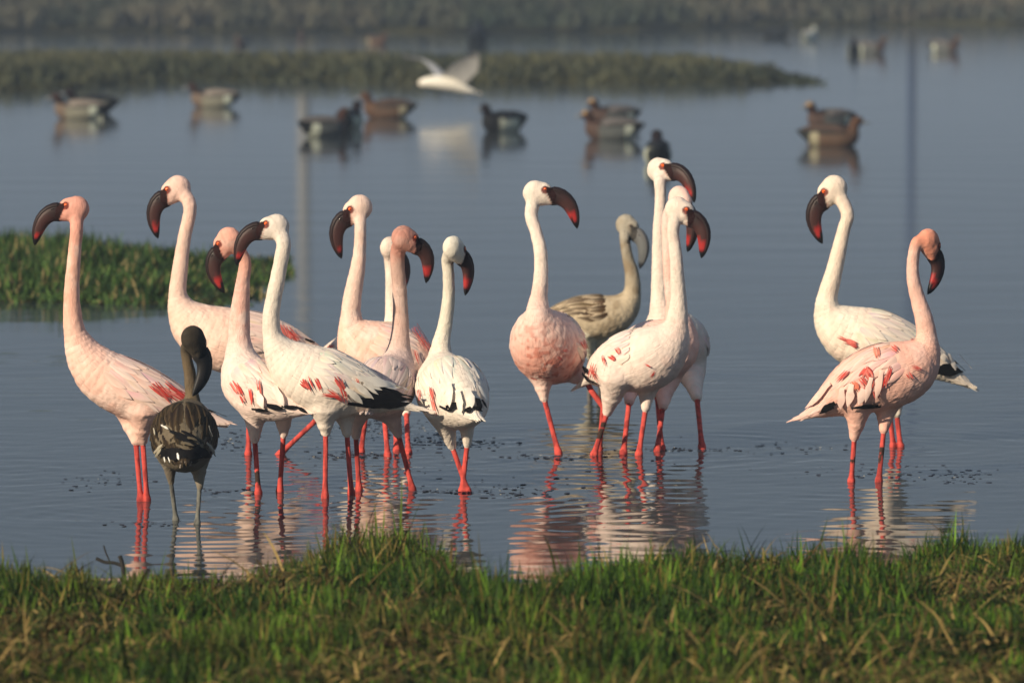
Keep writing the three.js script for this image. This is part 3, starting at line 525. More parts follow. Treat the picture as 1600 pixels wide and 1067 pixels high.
    seed: 12, label: 'tallest pale flamingo at the back of the middle right trio, dark bill pointing right', D: 15.75, spine: [[1062, 578, 0.20, 5], [1059, 566, 0.15, 20], [1056, 552, 0.08, 43], [1054, 540, 0, 53], [1046, 520, -0.05, 41], [1036, 494, -0.08, 22], [1031, 465, -0.08, 14.5], [1030, 417, -0.07, 11.8], [1030, 360, -0.05, 10.2], [1031.5, 332, -0.03, 9.4], [1032, 304, -0.02, 9], [1031, 284, -0.01, 9.5]],
    head: { eye: [1036, 259.5], phi: 36, pitch: -4, s: 0.98 }, shoulder: 5,
    legs: [leg([1034, 702], [[1035, 580, 26], [1030, 605, 13], [1027, 620, 6]], { dz: 0 }), leg([1097, 700], [[1078, 575, 26], [1084, 600, 14], [1089, 622, 7.5]], { dz: 0 })],
    col: { body: [0.75, 0.66, 0.57], neck: [0.76, 0.65, 0.56], head: [0.76, 0.66, 0.58], mottle: [0.81, 0.62, 0.54] }, wing: { col: [0.76, 0.66, 0.58], alt: [0.80, 0.64, 0.57] },
  },
  { // M
    seed: 13, label: 'pink flamingo squeezed in the middle of the middle right trio, mostly hidden', D: 15.45, spine: [[935, 592, 0.05, 3], [957, 579, 0.04, 14], [985, 563, 0.03, 37], [1018, 551, 0, 49], [1047, 543, -0.02, 45], [1060, 516, -0.03, 26], [1054, 480, -0.03, 14], [1048, 440, -0.03, 11], [1045, 400, -0.03, 10], [1044, 362, -0.02, 10], [1046, 335, -0.01, 10.5]],
    head: { eye: [1066, 315], phi: 52, pitch: 36, s: 1 }, shoulder: 5,
    legs: [leg([974, 709], [[992, 590, 24], [985, 614, 11], [983, 628, 7]], { dz: 0 }), leg([1027, 704], [[1040, 585, 28], [1038, 612, 15], [1036, 634, 7.5]], { dz: 0 })],
    col: { body: [0.80, 0.52, 0.44], neck: [0.81, 0.53, 0.45], head: [0.80, 0.55, 0.47], mottle: [0.82, 0.62, 0.55] }, wing: { col: [0.81, 0.55, 0.48], alt: [0.82, 0.64, 0.57] },
  },
  { // N
    seed: 14, label: 'cream-white flamingo facing left at the right, standing behind the pink one', spine: [[1514, 604, 0, 3], [1490, 588, 0, 12], [1455, 566, 0, 27], [1410, 548, 0, 44], [1365, 535, 0, 52], [1325, 521, 0, 43], [1299, 499, 0, 27], [1292, 470, 0, 17.3], [1301, 433, 0, 13.8], [1310, 396, 0, 12], [1318, 360, 0, 10.2], [1324, 332, 0, 10.2]],
    head: { eye: [1288, 299.5], phi: 180, pitch: 38, s: 1.04 }, shoulder: 6,
    legs: [leg([1396, 698], [[1380, 575, 32], [1386, 620, 16], [1390, 645, 7.5]], { dz: -0.02 }), leg([1407, 698], [[1396, 575, 32], [1399, 620, 15], [1401, 645, 7.5]], { dz: 0.02 })],
    col: { body: [0.80, 0.70, 0.58], neck: [0.80, 0.66, 0.54], head: [0.80, 0.67, 0.55], mottle: [0.81, 0.60, 0.49] }, wing: { col: [0.76, 0.66, 0.55], alt: [0.81, 0.65, 0.54], mix: 0.5 },
    red: [[1315, 528, 1326, 533, 2.6], [1322, 532, 1336, 536, 4], [1328, 534, 1338, 542, 3.5], [1424, 532, 1429, 538, 2.5]], black: [[1456, 577, 1486, 570, 6], [1464, 580, 1498, 582, 6], [1478, 572, 1502, 584, 5], [1488, 566, 1504, 582, 4]],
    plume: [[1480, 556, 1490, 580, 5], [1494, 556, 1514, 580, 6], [1466, 550, 1474, 566, 6]], tailC: [0.66, 0.58, 0.46], tailLen: 0.01,
  },
  { // O
    seed: 15, label: 'deep pink flamingo on the right facing right, head curled down and away', spine: [[1256, 652, 0, 3], [1277, 641, 0, 12], [1305, 622, 0, 29], [1345, 600, 0, 46], [1385, 588, 0, 52], [1419, 577, 0, 45], [1443, 554, 0, 27], [1448, 526, 0, 16.6], [1443, 496, 0, 14.2], [1434, 466, 0, 11.8], [1428, 443, 0, 10.6], [1426, 420, 0, 9.7], [1428, 396, 0, 9.2], [1434, 378, 0, 9.4]],
    head: { eye: [1466, 384], phi: -38, pitch: 50, s: 0.98, dz: 0.02 }, shoulder: 6,
    legs: [leg([1330, 753], [[1340, 630, 26], [1338, 660, 14], [1335, 682, 7.5]], { dz: -0.02 }), leg([1373, 753], [[1386, 625, 26], [1383, 652, 13], [1381, 671, 7.5]], { dz: 0.02 })], mud: [[1377, 699, 722], [1333, 716, 722]],
    col: { body: [0.76, 0.44, 0.35], neck: [0.81, 0.50, 0.41], head: [0.74, 0.30, 0.20], mottle: [0.78, 0.52, 0.44] }, wing: { col: [0.80, 0.53, 0.46], alt: [0.80, 0.44, 0.36], mix: 0.9, droop: 1.6 },
    red: [[1322, 584, 1312, 594, 4], [1348, 586, 1354, 578, 4], [1346, 592, 1352, 600, 4], [1354, 584, 1360, 594, 4], [1357, 578, 1363, 586, 4], [1362, 590, 1364, 602, 3], [1350, 606, 1348, 616, 5], [1368, 612, 1370, 620, 4], [1386, 590, 1382, 602, 4], [1390, 578, 1386, 592, 3], [1418, 584, 1422, 590, 4], [1427, 574, 1436, 578, 3], [1395, 545, 1400, 550, 4], [1370, 548, 1372, 560, 4, [0.72, 0.2, 0.12]], [1334, 600, 1340, 607, 5, [0.72, 0.2, 0.12]]],
    black: [[1376, 632, 1330, 636, 4], [1372, 630, 1345, 632, 3], [1306, 628, 1284, 640, 5], [1304, 634, 1280, 644, 3]],
    plume: [[1318, 606, 1314, 636, 7, [0.82, 0.58, 0.5]], [1332, 600, 1326, 634, 7, [0.82, 0.6, 0.52]], [1350, 606, 1342, 630, 6, [0.82, 0.6, 0.52]], [1378, 580, 1368, 622, 5, [0.8, 0.55, 0.47]], [1362, 590, 1352, 626, 5, [0.82, 0.6, 0.52]], [1300, 600, 1262, 642, 6, [0.8, 0.52, 0.44]], [1290, 606, 1272, 632, 5, [0.8, 0.5, 0.42]]],
    tailC: [0.78, 0.38, 0.28], tailLen: -0.025,
  },
  { // P
    seed: 16, name: 'juvenile_flamingo', label: 'small dark brown young flamingo seen from behind at the left front, head bowed right', spine: [[289, 724, -0.17, 5], [289, 712, -0.13, 22], [288, 695, -0.06, 43], [288, 680, 0, 51], [292, 667, 0.06, 43], [298, 640, 0.10, 20], [300, 620, 0.10, 11.2], [298.5, 601, 0.10, 10.4], [296, 580, 0.09, 9.2], [291.5, 557, 0.08, 8.4], [291, 542, 0.07, 8.6]],
    head: { eye: [318, 536], phi: -40, pitch: 50, s: 1.02, dz: 0.03 }, shoulder: 5, darkEye: true, face: [0.03, 0.028, 0.025], ring: [0.05, 0.04, 0.03], loresC: [0.02, 0.019, 0.019], bill: 1.06,
    legs: [leg([275, 813], [[264, 710, 20], [266, 734, 9], [267, 752, 5]], { dz: 0 }), leg([308, 818], [[308, 710, 24], [311, 736, 12], [312, 760, 5]], { dz: 0 })], legC: [0.16, 0.16, 0.14], legR: 3.6,
    col: { body: [0.13, 0.105, 0.07], neck: [0.17, 0.12, 0.065], head: [0.045, 0.037, 0.028], mottle: [0.15, 0.12, 0.085], mot: 0.75, thigh: [0.22, 0.19, 0.145] }, wing: { col: [0.022, 0.017, 0.013], alt: [0.05, 0.038, 0.026], mix: 0.9, tip: [0.085, 0.058, 0.03], streak: true, low: 1.9 },
    billC: { base: [0.028, 0.026, 0.025], mid: [0.022, 0.021, 0.021], red: [0.02, 0.019, 0.02], tip: [0.01, 0.01, 0.01] }, tailC: [0.2, 0.17, 0.13],
    black: [[250, 700, 268, 714, 7], [262, 704, 290, 716, 9], [280, 706, 310, 714, 9], [300, 702, 326, 712, 7], [268, 676, 300, 690, 4], [276, 684, 308, 700, 4], [284, 676, 310, 692, 4], [292, 690, 312, 702, 3]],
    plume: [[246, 706, 260, 694, 3, [0.38, 0.34, 0.26]], [248, 711, 258, 700, 2.6, [0.3, 0.27, 0.2]], [318, 692, 330, 705, 3, [0.34, 0.31, 0.25]], [322, 698, 331, 710, 2.4, [0.26, 0.23, 0.18]], [256, 667, 267, 674, 1.8, [0.6, 0.58, 0.52]], [245, 671, 248, 681, 1.6, [0.4, 0.37, 0.3]], [322, 668, 326, 684, 1.6, [0.35, 0.32, 0.26]], [261, 712, 263, 719, 1.7, [0.8, 0.8, 0.76]], [268, 713, 271, 720, 1.7, [0.8, 0.8, 0.76]], [280, 710, 283, 719, 2, [0.8, 0.8, 0.76]], [284, 694, 300, 700, 3, [0.11, 0.09, 0.06]], [278, 698, 296, 706, 3, [0.11, 0.09, 0.06]], [292, 686, 306, 692, 3, [0.11, 0.09, 0.06]]],
  },
];
for (const o of birds) flamingo(o);
buildWater();

// ---------------------------------------------------------------- ducks
function duckGeo(kind) {
  const b = { spine: spline([[-0.25, 0.115, 0, 0.008], [-0.19, 0.09, 0, 0.035], [-0.08, 0.062, 0, 0.082], [0.05, 0.058, 0, 0.09], [0.125, 0.07, 0, 0.066], [0.15, 0.115, 0, 0.042], [0.16, 0.155, 0, 0.036], [0.178, 0.182, 0, 0.038], [0.196, 0.18, 0, 0.03]], 4), thighs: [], shanks: [], axis: new THREE.Vector3(1, 0, 0) };
  const K = {
    wigeon: { head: [0.06, 0.024, 0.016], breast: [0.11, 0.062, 0.05], flank: [0.15, 0.14, 0.135], back: [0.06, 0.057, 0.055], white: [0.62, 0.58, 0.48], tail: [0.012, 0.012, 0.014], crown: [0.42, 0.25, 0.13] },
    brown: { head: [0.11, 0.05, 0.03], breast: [0.13, 0.066, 0.042], flank: [0.15, 0.082, 0.055], back: [0.035, 0.03, 0.028], white: [0.40, 0.32, 0.22], tail: [0.03, 0.028, 0.026] },
    dark: { head: [0.02, 0.011, 0.013], breast: [0.02, 0.018, 0.02], flank: [0.66, 0.61, 0.49], back: [0.014, 0.016, 0.02], white: [0.02, 0.02, 0.02], tail: [0.01, 0.011, 0.013], line: 0.105 },
    black: { head: [0.012, 0.014, 0.02], breast: [0.014, 0.016, 0.02], flank: [0.015, 0.017, 0.022], back: [0.012, 0.014, 0.02], white: [0.015, 0.015, 0.016], tail: [0.01, 0.011, 0.013] },
    white: { head: [0.5, 0.46, 0.4], breast: [0.75, 0.72, 0.64], flank: [0.85, 0.82, 0.74], back: [0.6, 0.57, 0.5], white: [0.85, 0.82, 0.74], tail: [0.4, 0.38, 0.34] },
    pale: { head: [0.05, 0.024, 0.02], breast: [0.20, 0.13, 0.10], flank: [0.32, 0.27, 0.21], back: [0.09, 0.08, 0.07], white: [0.76, 0.71, 0.58], tail: [0.02, 0.02, 0.024] },
  }[kind];
  const sdf = makeSDF(b);
  return bodyGeometry(b, sdf, 0.0105, ([x, y, z]) => {
    const n = fbm(x * 40, y * 40, z * 40);
    let c = mix3(K.flank, K.back, sstep((K.line ?? 0.09) - 0.01, (K.line ?? 0.09) + 0.01, y + (n - 0.5) * 0.02));
    if (x > 0.08 && y < 0.14) c = mix3(c, K.breast, sstep(0.08, 0.11, x + (n - 0.5) * 0.02));
    if (y > 0.12 && x > 0.08) c = K.crown && x > 0.18 && y > 0.185 ? K.crown : K.head;
    if (x < -0.1 && y < 0.1) c = K.white; if (x < -0.165) c = K.tail;
    return c.map((v, k) => v * (0.55 + 0.4 * n) * (k ? 1 : 0.86));
  });
}
const duckGeos = {}, billGeo = (() => { const g = new THREE.SphereGeometry(1, 14, 10); g.scale(0.034, 0.012, 0.018); return g; })();
const billMat = new THREE.MeshStandardMaterial({ name: 'duck_bill', color: new THREE.Color(0.16, 0.18, 0.2), roughness: 0.5 });
function duck(px, py, kind, phi, label, extra = {}) {
  const t = thing('duck', label, 'duck', onWater(px, py), 'ducks resting on the water in the background');
  t.rotation.y = -phi * Math.PI / 180;
  const g = duckGeos[kind] ??= duckGeo(kind);
  part('body', g, M.duck, t); const b = part('bill', billGeo, billMat, t); b.position.set(0.238, 0.172, 0); b.rotation.z = -0.18;
  for (const s of [-1, 1]) { const P = [], I = [], K = [], dark = kind === 'wigeon' ? [0.12, 0.11, 0.105] : kind === 'brown' ? [0.07, 0.048, 0.038] : kind === 'white' ? [0.6, 0.57, 0.5] : kind === 'pale' ? [0.22, 0.19, 0.16] : [0.016, 0.018, 0.022];
    for (let i = 0; i < 8; i++) for (let j = 0; j < 4; j++) { const q = i / 7, a = 0.35 + j * 0.27, x = mixn(0.07, -0.22, q), r = mixn(0.095, 0.02, Math.pow(q, 2.2)) + 0.003, c = mixn(0.06, 0.11, q); P.push(x, c + Math.cos(a) * r, s * Math.sin(a) * r); K.push(...dark.map((v) => v * (0.8 + 0.1 * ((i + j) % 4)))); if (i && j) { const A = (i - 1) * 4 + j; I.push(A - 1, A + 3, A, A, A + 3, A + 4); } }
    part('wing', geom(P, I, K), M.feather, t); }
  t.scale.setScalar(extra.s ?? 1); return t;
}
duck(122, 186, 'pale', 180, 'white-sided duck with dark brown head, front one of the pair at the far left');
duck(142, 178, 'dark', 176, 'dark-headed duck half hidden behind the white-sided one at far left');
duck(333, 168, 'pale', 178, 'lone duck with white rump facing left, above the second flamingo from the left');
duck(508, 214, 'wigeon', -38, 'grey-sided duck with dark tail and rusty head, below the brown duck');
duck(545, 202, 'dark', -70, 'black duck close behind the rusty-headed one, facing away');
duck(605, 185, 'brown', 180, 'rusty brown duck facing left, near the gull');
duck(786, 206, 'dark', 140, 'black-backed duck with bright white side, right of the gull');
duck(955, 218, 'wigeon', 178, 'rusty-headed duck with buff forehead, front one of the pair in the middle');
duck(958, 196, 'wigeon', 155, 'upright duck behind the buff-foreheaded one in the middle');
duck(1028, 256, 'dark', -91, 'black duck facing away just behind the tallest flamingo head');
duck(1300, 229, 'brown', 2, 'rufous duck facing right, front one of the right pair');
duck(1296, 202, 'wigeon', 150, 'duck behind the rufous one of the right pair, facing left');
duck(1212, 60, 'black', 10, 'dark duck by the far bank, left of the white one');
duck(1264, 64, 'white', -60, 'bright white duck by the far bank seen from behind');
duck(1334, 86, 'dark', -85, 'black and white duck facing away, left one of the distant right pair');
duck(1360, 84, 'wigeon', 8, 'brownish duck facing right, right one of the distant right pair');
duck(1476, 82, 'wigeon', 25, 'distant dark-headed duck farthest right, facing right');
duck(746, 71, 'black', -88, 'black round duck behind the low grassy strip, above the gull', { s: 1.65 });
duck(588, 70, 'brown', 20, 'small brown duck behind the low grassy strip, left of the black one', { s: 0.8 });
duck(378, 72, 'wigeon', 120, 'distant small duck behind the low grassy strip at left', { s: 0.7 });
duck(473, 62, 'wigeon', 100, 'tiny distant duck left of the small brown one', { s: 0.65 });

// ---------------------------------------------------------------- gull in flight
{
  const D = 47, base = onWater(700, 172.5); base.y = at(700, 131, D).y; base.z = -D;
  const t = thing('gull', 'white gull flying low with raised wings over the water', 'gull', base);
  const P = (x, y, dz = 0) => { const p = at(x, y, D + dz).sub(base); return [p.x, p.y, p.z]; }, px = D / F;
  const b = { spine: spline([[...P(742, 144), 2 * px], [...P(728, 140), 6 * px], [...P(705, 132), 10.5 * px], [...P(685, 129), 10.5 * px], [...P(668, 129), 8 * px], [...P(660, 130), 6 * px]], 4), thighs: [], shanks: [], axis: new THREE.Vector3(-1, 0, 0) };
  part('body', bodyGeometry(b, makeSDF(b), 0.009, (p) => [0.80, 0.77, 0.68].map((v) => v * (0.92 + 0.12 * noise(p[0] * 60, p[1] * 60, p[2] * 60)))), M.duck, t);
  function wing(root, mid, tip, w, col) {
    const C = new THREE.CatmullRomCurve3([root, mid, tip].map((q) => new THREE.Vector3(...P(...q)))), Q = [], I = [], K = [], wp = [[0, 1], [0.5, 1], [1, 0.25]];
    for (let i = 0; i < 9; i++) { const q = i / 8, c = C.getPoint(q), ww = w * px * (q < 0.5 ? 1 : mixn(1, 0.3, (q - 0.5) * 2)); for (let j = 0; j < 5; j++) { const v = j / 4 - 0.35; Q.push(c.x + v * ww, c.y + 0.012 * (1 - (v * 2) ** 2) - v * 0.25 * ww, c.z); const kk = 0.9 + 0.1 * ((i + j) % 2); K.push(...col.map((x) => x * kk * (q > 0.85 ? 0.5 : 1))); if (i && j) { const A = (i - 1) * 5 + j; I.push(A - 1, A + 4, A, A, A + 4, A + 5); } } }
    return geom(Q, I, K);
  }
  part('wing', wing([700, 126, -0.02], [722, 104, -0.22], [742, 84, -0.42], 38, [0.56, 0.56, 0.55]), M.feather, t);
  part('wing', wing([690, 124, 0.02], [668, 98, 0.2], [628, 88, 0.42], 22, [0.38, 0.39, 0.41]), M.feather, t);
  const bill = part('bill', new THREE.ConeGeometry(0.01, 0.05, 8), new THREE.MeshStandardMaterial({ color: new THREE.Color(0.3, 0.12, 0.06), roughness: 0.5 }), t); bill.position.set(...P(655, 131)); bill.rotation.z = Math.PI / 2;
  const tail = part('tail', wing([734, 141, 0], [741, 144, 0], [750, 147, 0], 16, [0.74, 0.73, 0.69]), M.feather, t);
}

// ---------------------------------------------------------------- land
const soil = texture(256, 256, (u, v) => { const n = fbm(u * 18, v * 18), m = noise(u * 60, v * 60); return [0.15 + 0.12 * n + 0.08 * m, 0.15 + 0.11 * n + 0.07 * m, 0.07 + 0.05 * n + 0.04 * m]; }, true);
function land(name, x0, x1, D0, D1, nx, nd, height, label, rep) {
  const P = [], I = [], U = [];
  for (let j = 0; j <= nd; j++) for (let i = 0; i <= nx; i++) { const x = mixn(x0, x1, i / nx), D = mixn(D0, D1, j / nd); P.push(x, height(x, D), -D); U.push(x / rep, D / rep); if (i && j) { const A = j * (nx + 1) + i; I.push(A - nx - 2, A - nx - 1, A, A - nx - 2, A, A - 1); } }
  const m = new THREE.Mesh(geom(P, I, null, U), new THREE.MeshPhysicalMaterial({ name: 'soil', specularIntensity: 0.2, map: soil, bumpMap: soil, bumpScale: 0.01, roughness: 1 })); m.name = name; m.userData = { kind: 'structure', label }; m.receiveShadow = m.castShadow = true; scene.add(m);
}
// near bank: the shore line as the photograph shows it, in metres
const shorePts = [[-200, 896], [150, 898], [330, 902], [430, 888], [520, 868], [600, 862], [680, 876], [760, 918], [830, 922], [880, 898], [1000, 896], [1090, 872], [1200, 870], [1290, 888], [1380, 884], [1450, 858], [1600, 850], [1800, 850]].map(([x, y]) => { const p = onWater(x, y + 52); return [p.x, -p.z]; });
function shore(x) { let i = 0; while (i < shorePts.length - 2 && x > shorePts[i + 1][0]) i++; const [a, b] = [shorePts[i], shorePts[i + 1]], t = sstep(0, 1, (x - a[0]) / (b[0] - a[0])); return mixn(a[1], b[1], t) + 0.05 * (noise(x * 9, 4) - 0.5); }
const bankH = (x, D) => { const q = shore(x) - D; return q < 0 ? -0.25 * Math.min(1, -q * 1.2) - 0.004 : 0.075 * (1 - Math.exp(-q / 0.22)) + 0.035 * (fbm(x * 3, D * 3) - 0.5) * Math.min(1, q * 3); };
land('grass_bank', -5, 5, 2, 13.4, 160, 260, bankH, 'dark earthy bank under the foreground grass', 0.6);
// left islet, low strip, far shore
const isle = (x, D) => { const q = Math.min((D - 21.35 - 0.35 * noise(x * 2, 1)) / 1.1, (24.4 - D) / 0.8, (-0.93 - 0.2 * noise(D * 3, 2) - x) / 0.7); return q < 0 ? -0.06 : 0.06 * sstep(0, 1, q); };
land('islet', -7, -0.5, 21.0, 25, 70, 40, isle, 'muddy islet under the grass at the left', 0.8);
const stripEdge = (D) => mixn(3.15, 2.9, (D - 55) / 10);
const strip = (x, D) => { const q = Math.min((D - 55.5 + 3 * sstep(-3.5, -5.2, x) - 1.3 * noise(x * 0.9, 5)) / 1.2, (66 - 3 * noise(x * 0.4, 8) - D) / 2.5, (stripEdge(D) + 0.15 * noise(D, 2) - x) / 1.2); return q < 0 ? -0.1 : 0.07 * sstep(0, 1, q); };
land('grass_strip', -22, 4.2, 51, 67.5, 120, 40, strip, 'low grassy strip across the water', 2);
const farH = (x, D) => { const e = 86 + 3 * noise(x * 0.25, 3) + 8 * sstep(0.5, 5, x); return D < e ? -0.3 : 0.05 + 0.25 * sstep(0, 8, D - e) + 0.004 * (D - e) + 0.12 * fbm(x * 0.4, D * 0.4); };
land('far_shore', -250, 250, 80, 420, 300, 200, farH, 'hazy marsh shore in the distance', 6);

// grass: many small bent blades; one object for each kind, nobody could count them
function bladeGeo(w, bend, seg) { const P = [], I = [], K = []; for (let i = 0; i <= seg; i++) { const q = i / seg, ww = w * (1 - q * q) * 0.5 + 0.0004, y = q * (1 - 0.25 * bend * q), z = bend * q * q * 0.8; if (i < seg) { P.push(-ww, y, z, ww, y, z + 0.012); } else P.push(0, y, z); if (i && i < seg) { const a = i * 2; I.push(a - 2, a - 1, a, a - 1, a + 1, a); } else if (i === seg) I.push(seg * 2 - 2, seg * 2 - 1, seg * 2); } return geom(P, I); }
const grassMat = new THREE.MeshPhysicalMaterial({ name: 'grass_blade', color: 0xffffff, roughness: 0.65, specularIntensity: 0.3, side: THREE.DoubleSide, transmission: 0.25, thickness: 0 });
const dryMat = new THREE.MeshPhysicalMaterial({ name: 'dry_blade', specularIntensity: 0.2, color: 0xffffff, roughness: 0.85, side: THREE.DoubleSide });
function grass(name, label, n, seed, geo, mat, place) {
  const R = rng(seed), m = new THREE.InstancedMesh(geo, mat, n), o = new THREE.Object3D(), c = new THREE.Color(); let k = 0, tries = 0;
  while (k < n && tries++ < n * 6) { const p = place(R); if (!p) continue; o.position.set(p.x, p.y, p.z); o.rotation.set(p.tilt ?? 0, p.turn, p.roll ?? 0, 'YXZ'); o.scale.set(p.w, p.h, p.w); o.updateMatrix(); m.setMatrixAt(k, o.matrix); c.setRGB(...p.c); m.setColorAt(k, c); k++; }
  m.count = k; m.name = name; m.userData = { kind: 'stuff', label, category: 'grass' }; m.castShadow = m.receiveShadow = true; scene.add(m);
}
const clumps = [[560, 100, 0.045], [455, 30, 0.02], [650, 40, 0.03], [1150, 80, 0.035], [1085, 25, 0.045], [1300, 40, 0.02], [1480, 55, 0.07], [1560, 40, 0.04], [940, 60, 0.02], [235, 12, 0.04], [150, 16, 0.05], [20, 40, 0.03], [740, 14, 0.05]].map(([x, w, h]) => [at(x, 880, 12).x, w / F * 12, h]);
const tall = (x, q) => { let h = 0; for (const [cx, w, a] of clumps) h = Math.max(h, a * Math.exp(-(((x - cx) / w) ** 2))); return h * sstep(0.4, 0.1, q); };
const green = (R, x, D) => { const k = R(), d = sstep(0.5, 0.75, fbm(x * 2.2 + 5, D * 2.2)); let c = mix3([0.012, 0.036, 0.004], [0.13, 0.26, 0.018], k * k * (0.5 + 0.8 * sstep(0.35, 0.65, fbm(x * 7, D * 7, 5)))); c = mix3(c, [0.20, 0.15, 0.035], (R() < 0.13 ? 0.85 : 0) + 0.22 * d); return c; };
grass('grass', 'fresh green grass along the near shore', 80000, 21, bladeGeo(0.09, 0.55, 4), grassMat, (R) => {
  const x = (R() - 0.5) * 3.4, D = 9.1 + R() * 3.65, q = shore(x) - D; if (q < -0.02) return null;
  const cl = fbm(x * 5.5, D * 5.5, 3), dens = 0.5 + 1.4 * sstep(0.44, 0.6, cl) - 0.15 * sstep(0.35, 1.1, q) + 0.4 * sstep(0.3, 0, q); if (R() > dens) return null;
  const h = (0.024 + 0.06 * R() * R() + 0.035 * sstep(0.45, 0.68, cl) + 0.06 * sstep(0.52, 0.66, fbm(x * 3.1 + 2, D * 3.1, 8)) * (0.4 + 0.6 * R()) + tall(x, q) * (0.5 + 0.7 * R())) * mixn(1, 0.75, sstep(0.3, 1.2, q));
  return { x, z: -D, y: bankH(x, D) - 0.004, turn: R() * 6.28, tilt: (R() - 0.5) * 0.7, roll: (R() - 0.5) * 0.5, h: h * (R() < 0.04 ? 1.5 : 1), w: 0.045 + 0.03 * R(), c: green(R, x, D) };
});
grass('dry_grass', 'matted brown dead grass on the near shore', 26000, 22, bladeGeo(0.1, 0.8, 4), dryMat, (R) => {
  const x = (R() - 0.5) * 3.4, D = 9.1 + R() * 3.5, q = shore(x) - D; if (q < 0) return null;
  const cl = fbm(x * 4 + 30, D * 4, 7); if (R() > 0.2 + 1.5 * sstep(0.45, 0.65, cl) + 0.25 * sstep(0.2, 0.9, q)) return null;
  const k = R(); return { x, z: -D, y: bankH(x, D) + 0.01 + 0.045 * R() * sstep(0.4, 0.6, cl), turn: R() * 6.28, tilt: 0.5 + R() * 1.0, roll: (R() - 0.5), h: 0.03 + 0.075 * R() * R() + (R() < 0.03 ? 0.13 : 0), w: 0.03 + 0.035 * R(), c: mix3(R() < 0.4 ? [0.04, 0.055, 0.012] : [0.06, 0.04, 0.014], [0.34, 0.24, 0.085], k * k * k) };
});
grass('islet_grass', 'dense green grass covering the islet at the left', 26000, 23, bladeGeo(0.1, 0.5, 4), grassMat, (R) => {
  const x = -4.6 + R() * 3.8, D = 21.2 + R() * 3.2, e = isle(x, D); if (e < -0.02) return null;
  const cl = fbm(x * 3, D * 3, 1), k = R(); return { x, z: -D, y: e - 0.01, turn: R() * 6.28, tilt: (R() - 0.5) * 0.8, roll: (R() - 0.5) * 0.6, h: (0.025 + 0.075 * R() + 0.2 * Math.pow(fbm(x * 2.6, D * 1.2, 4), 2.4) + (R() < 0.05 ? 0.05 : 0)) * mixn(0.5, 1, sstep(21.5, 22.8, D)) * (0.55 + 0.45 * sstep(0, 0.06, e)), w: 0.09 + 0.05 * R(), c: R() < 0.14 ? [0.26, 0.21, 0.09] : mix3([0.02, 0.052, 0.012], [0.10, 0.19, 0.04], k * k * (0.4 + 1.1 * sstep(0.35, 0.65, cl))) };
});
grass('strip_grass', 'low olive grass on the strip across the water', 21000, 24, bladeGeo(0.3, 0.6, 3), grassMat, (R) => {
  const x = -12 + R() * 15.4, D = 51.5 + R() * 15.5, e = strip(x, D); if (e < -0.05) return null; const cl = fbm(x * 1.1, D * 0.5, 1), k = R();
  return { x, z: -D, y: e - 0.02, turn: R() * 6.28, tilt: (R() - 0.5) * 0.8, roll: (R() - 0.5) * 0.6, h: (0.07 + 0.12 * R() + 0.12 * cl) * (0.4 + 0.6 * sstep(0, 0.07, e)), w: 0.14 + 0.08 * R(), c: mix3([0.026, 0.038, 0.02], [0.12, 0.12, 0.06], sstep(0.3, 0.7, cl) * 0.6 + 0.4 * k) };
});
grass('shore_grass', 'brownish marsh grass on the far shore', 34000, 25, bladeGeo(0.35, 0.6, 3), dryMat, (R) => {
  const D = 85 + 58 * Math.pow(R(), 1.1), x = (R() - 0.5) * 0.21 * D; const e = farH(x, D); if (e < 0) return null; const cl = fbm(x * 0.7, D * 0.28, 1), k = R(), fr = sstep(103, 91, D) * (0.4 + 0.6 * sstep(0.35, 0.6, fbm(x * 0.5, 7)));
  return { x, z: -D, y: e - 0.02, turn: R() * 6.28, tilt: (R() - 0.5) * 0.8, roll: (R() - 0.5) * 0.6, h: (0.10 + 0.2 * R() + 0.25 * cl), w: 0.25 + 0.15 * R(), c: mix3(mix3([0.03, 0.038, 0.027], [0.125, 0.108, 0.075], sstep(0.35, 0.65, cl) * 0.7 + 0.3 * k), [0.015, 0.03, 0.018], fr * 0.75) };
});

// ---------------------------------------------------------------- poles beyond the frame, seen as streaks mirrored in the water
function pole(px, D, r, h, color, label) {
  const p = at(px, 0, D); p.y = farH(p.x, D) - 0.2;
  const t = thing('pole', label, 'pole', p);
  const m = new THREE.MeshStandardMaterial({ name: 'pole', color: new THREE.Color(...color), roughness: 0.9 });
  part('shaft', new THREE.CylinderGeometry(r * 0.85, r, h, 20).translate(0, h / 2, 0), m, t);
  part('cap', new THREE.CylinderGeometry(r * 0.5, r * 0.95, r, 20).translate(0, h + r / 2, 0), m, t);
}
pole(1425, 150, 0.12, 10.5, [0.02, 0.045, 0.12], 'tall dark pole on the far shore, mirrored as a dark streak');
pole(474, 152, 0.19, 9.5, [0.22, 0.22, 0.21], 'tall pale pole on the far shore, mirrored as a light streak');

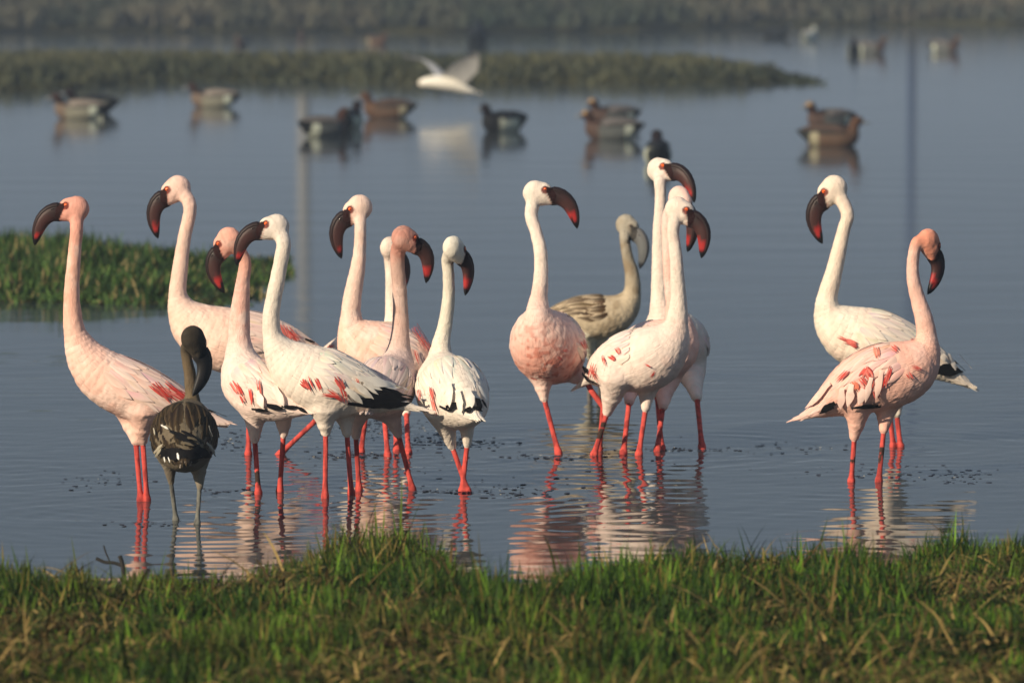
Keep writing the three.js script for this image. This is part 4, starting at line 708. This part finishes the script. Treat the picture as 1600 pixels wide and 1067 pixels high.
// ---------------------------------------------------------------- small floating specks and a twig
{
  const R = rng(31), g = new THREE.SphereGeometry(1, 7, 5); g.scale(1, 0.35, 1);
  const n = 1000, m = new THREE.InstancedMesh(g, new THREE.MeshStandardMaterial({ name: 'debris', color: 0xffffff, roughness: 0.6 }), n), o = new THREE.Object3D(), c = new THREE.Color(); let k = 0;
  const clusters = [[700, 692, 90, 14, 120], [600, 672, 110, 20, 110], [560, 712, 90, 7, 60], [360, 690, 60, 25, 40], [690, 768, 60, 6, 24], [850, 714, 90, 5, 30], [1060, 702, 130, 4, 40], [170, 752, 90, 22, 20], [800, 768, 90, 14, 40], [1250, 700, 90, 12, 16], [1380, 740, 160, 16, 50], [230, 818, 70, 5, 14], [360, 768, 60, 5, 20], [1500, 745, 90, 14, 26], [800, 720, 500, 45, 60]];
  for (const [cx, cy, sx, sy, q] of clusters) for (let i = 0; i < q * 1.5 && k < n; i++) {
    const p = onWater(cx + (R() + R() - 1) * sx, cy + (R() + R() - 1) * sy), s = 0.0013 + 0.004 * R() * R();
    o.position.set(p.x, 0.001, p.z); o.rotation.set(0, R() * 6.28, 0); o.scale.set(s * (1 + 1.8 * R()), s, s * (1.5 + 2 * R())); o.updateMatrix(); m.setMatrixAt(k, o.matrix); c.setRGB(...(s < 0.0021 && R() < 0.12 ? [0.6, 0.57, 0.5] : [0.02, 0.028, 0.05])); m.setColorAt(k, c); k++;
  }
  m.count = k; m.name = 'floating_debris'; m.userData = { kind: 'stuff', label: 'small dark specks floating on the water', category: 'debris' }; scene.add(m);
}
{
  const p = onWater(190, 915); p.y = bankH(p.x, -p.z);
  const t = thing('twig', 'dark bare forked twig poking out of the grass at the left shore', 'twig', p), tm = new THREE.MeshStandardMaterial({ name: 'twig', color: new THREE.Color(0.02, 0.018, 0.015), roughness: 0.9 });
  const D = -p.z, q = (x, y) => at(x, y, D).sub(p), br = (pts, r) => new THREE.TubeGeometry(new THREE.CatmullRomCurve3(pts.map(([x, y]) => q(x, y))), 16, r, 7);
  part('stem', br([[192, 915], [193, 898], [191, 880], [187, 868]], 0.005), tm, t);
  part('branch', br([[192, 884], [178, 879], [164, 878], [150, 872]], 0.004), tm, t);
  part('branch', br([[172, 878], [165, 862], [162, 852]], 0.0018), tm, t);
}
renderer.render(scene, camera);
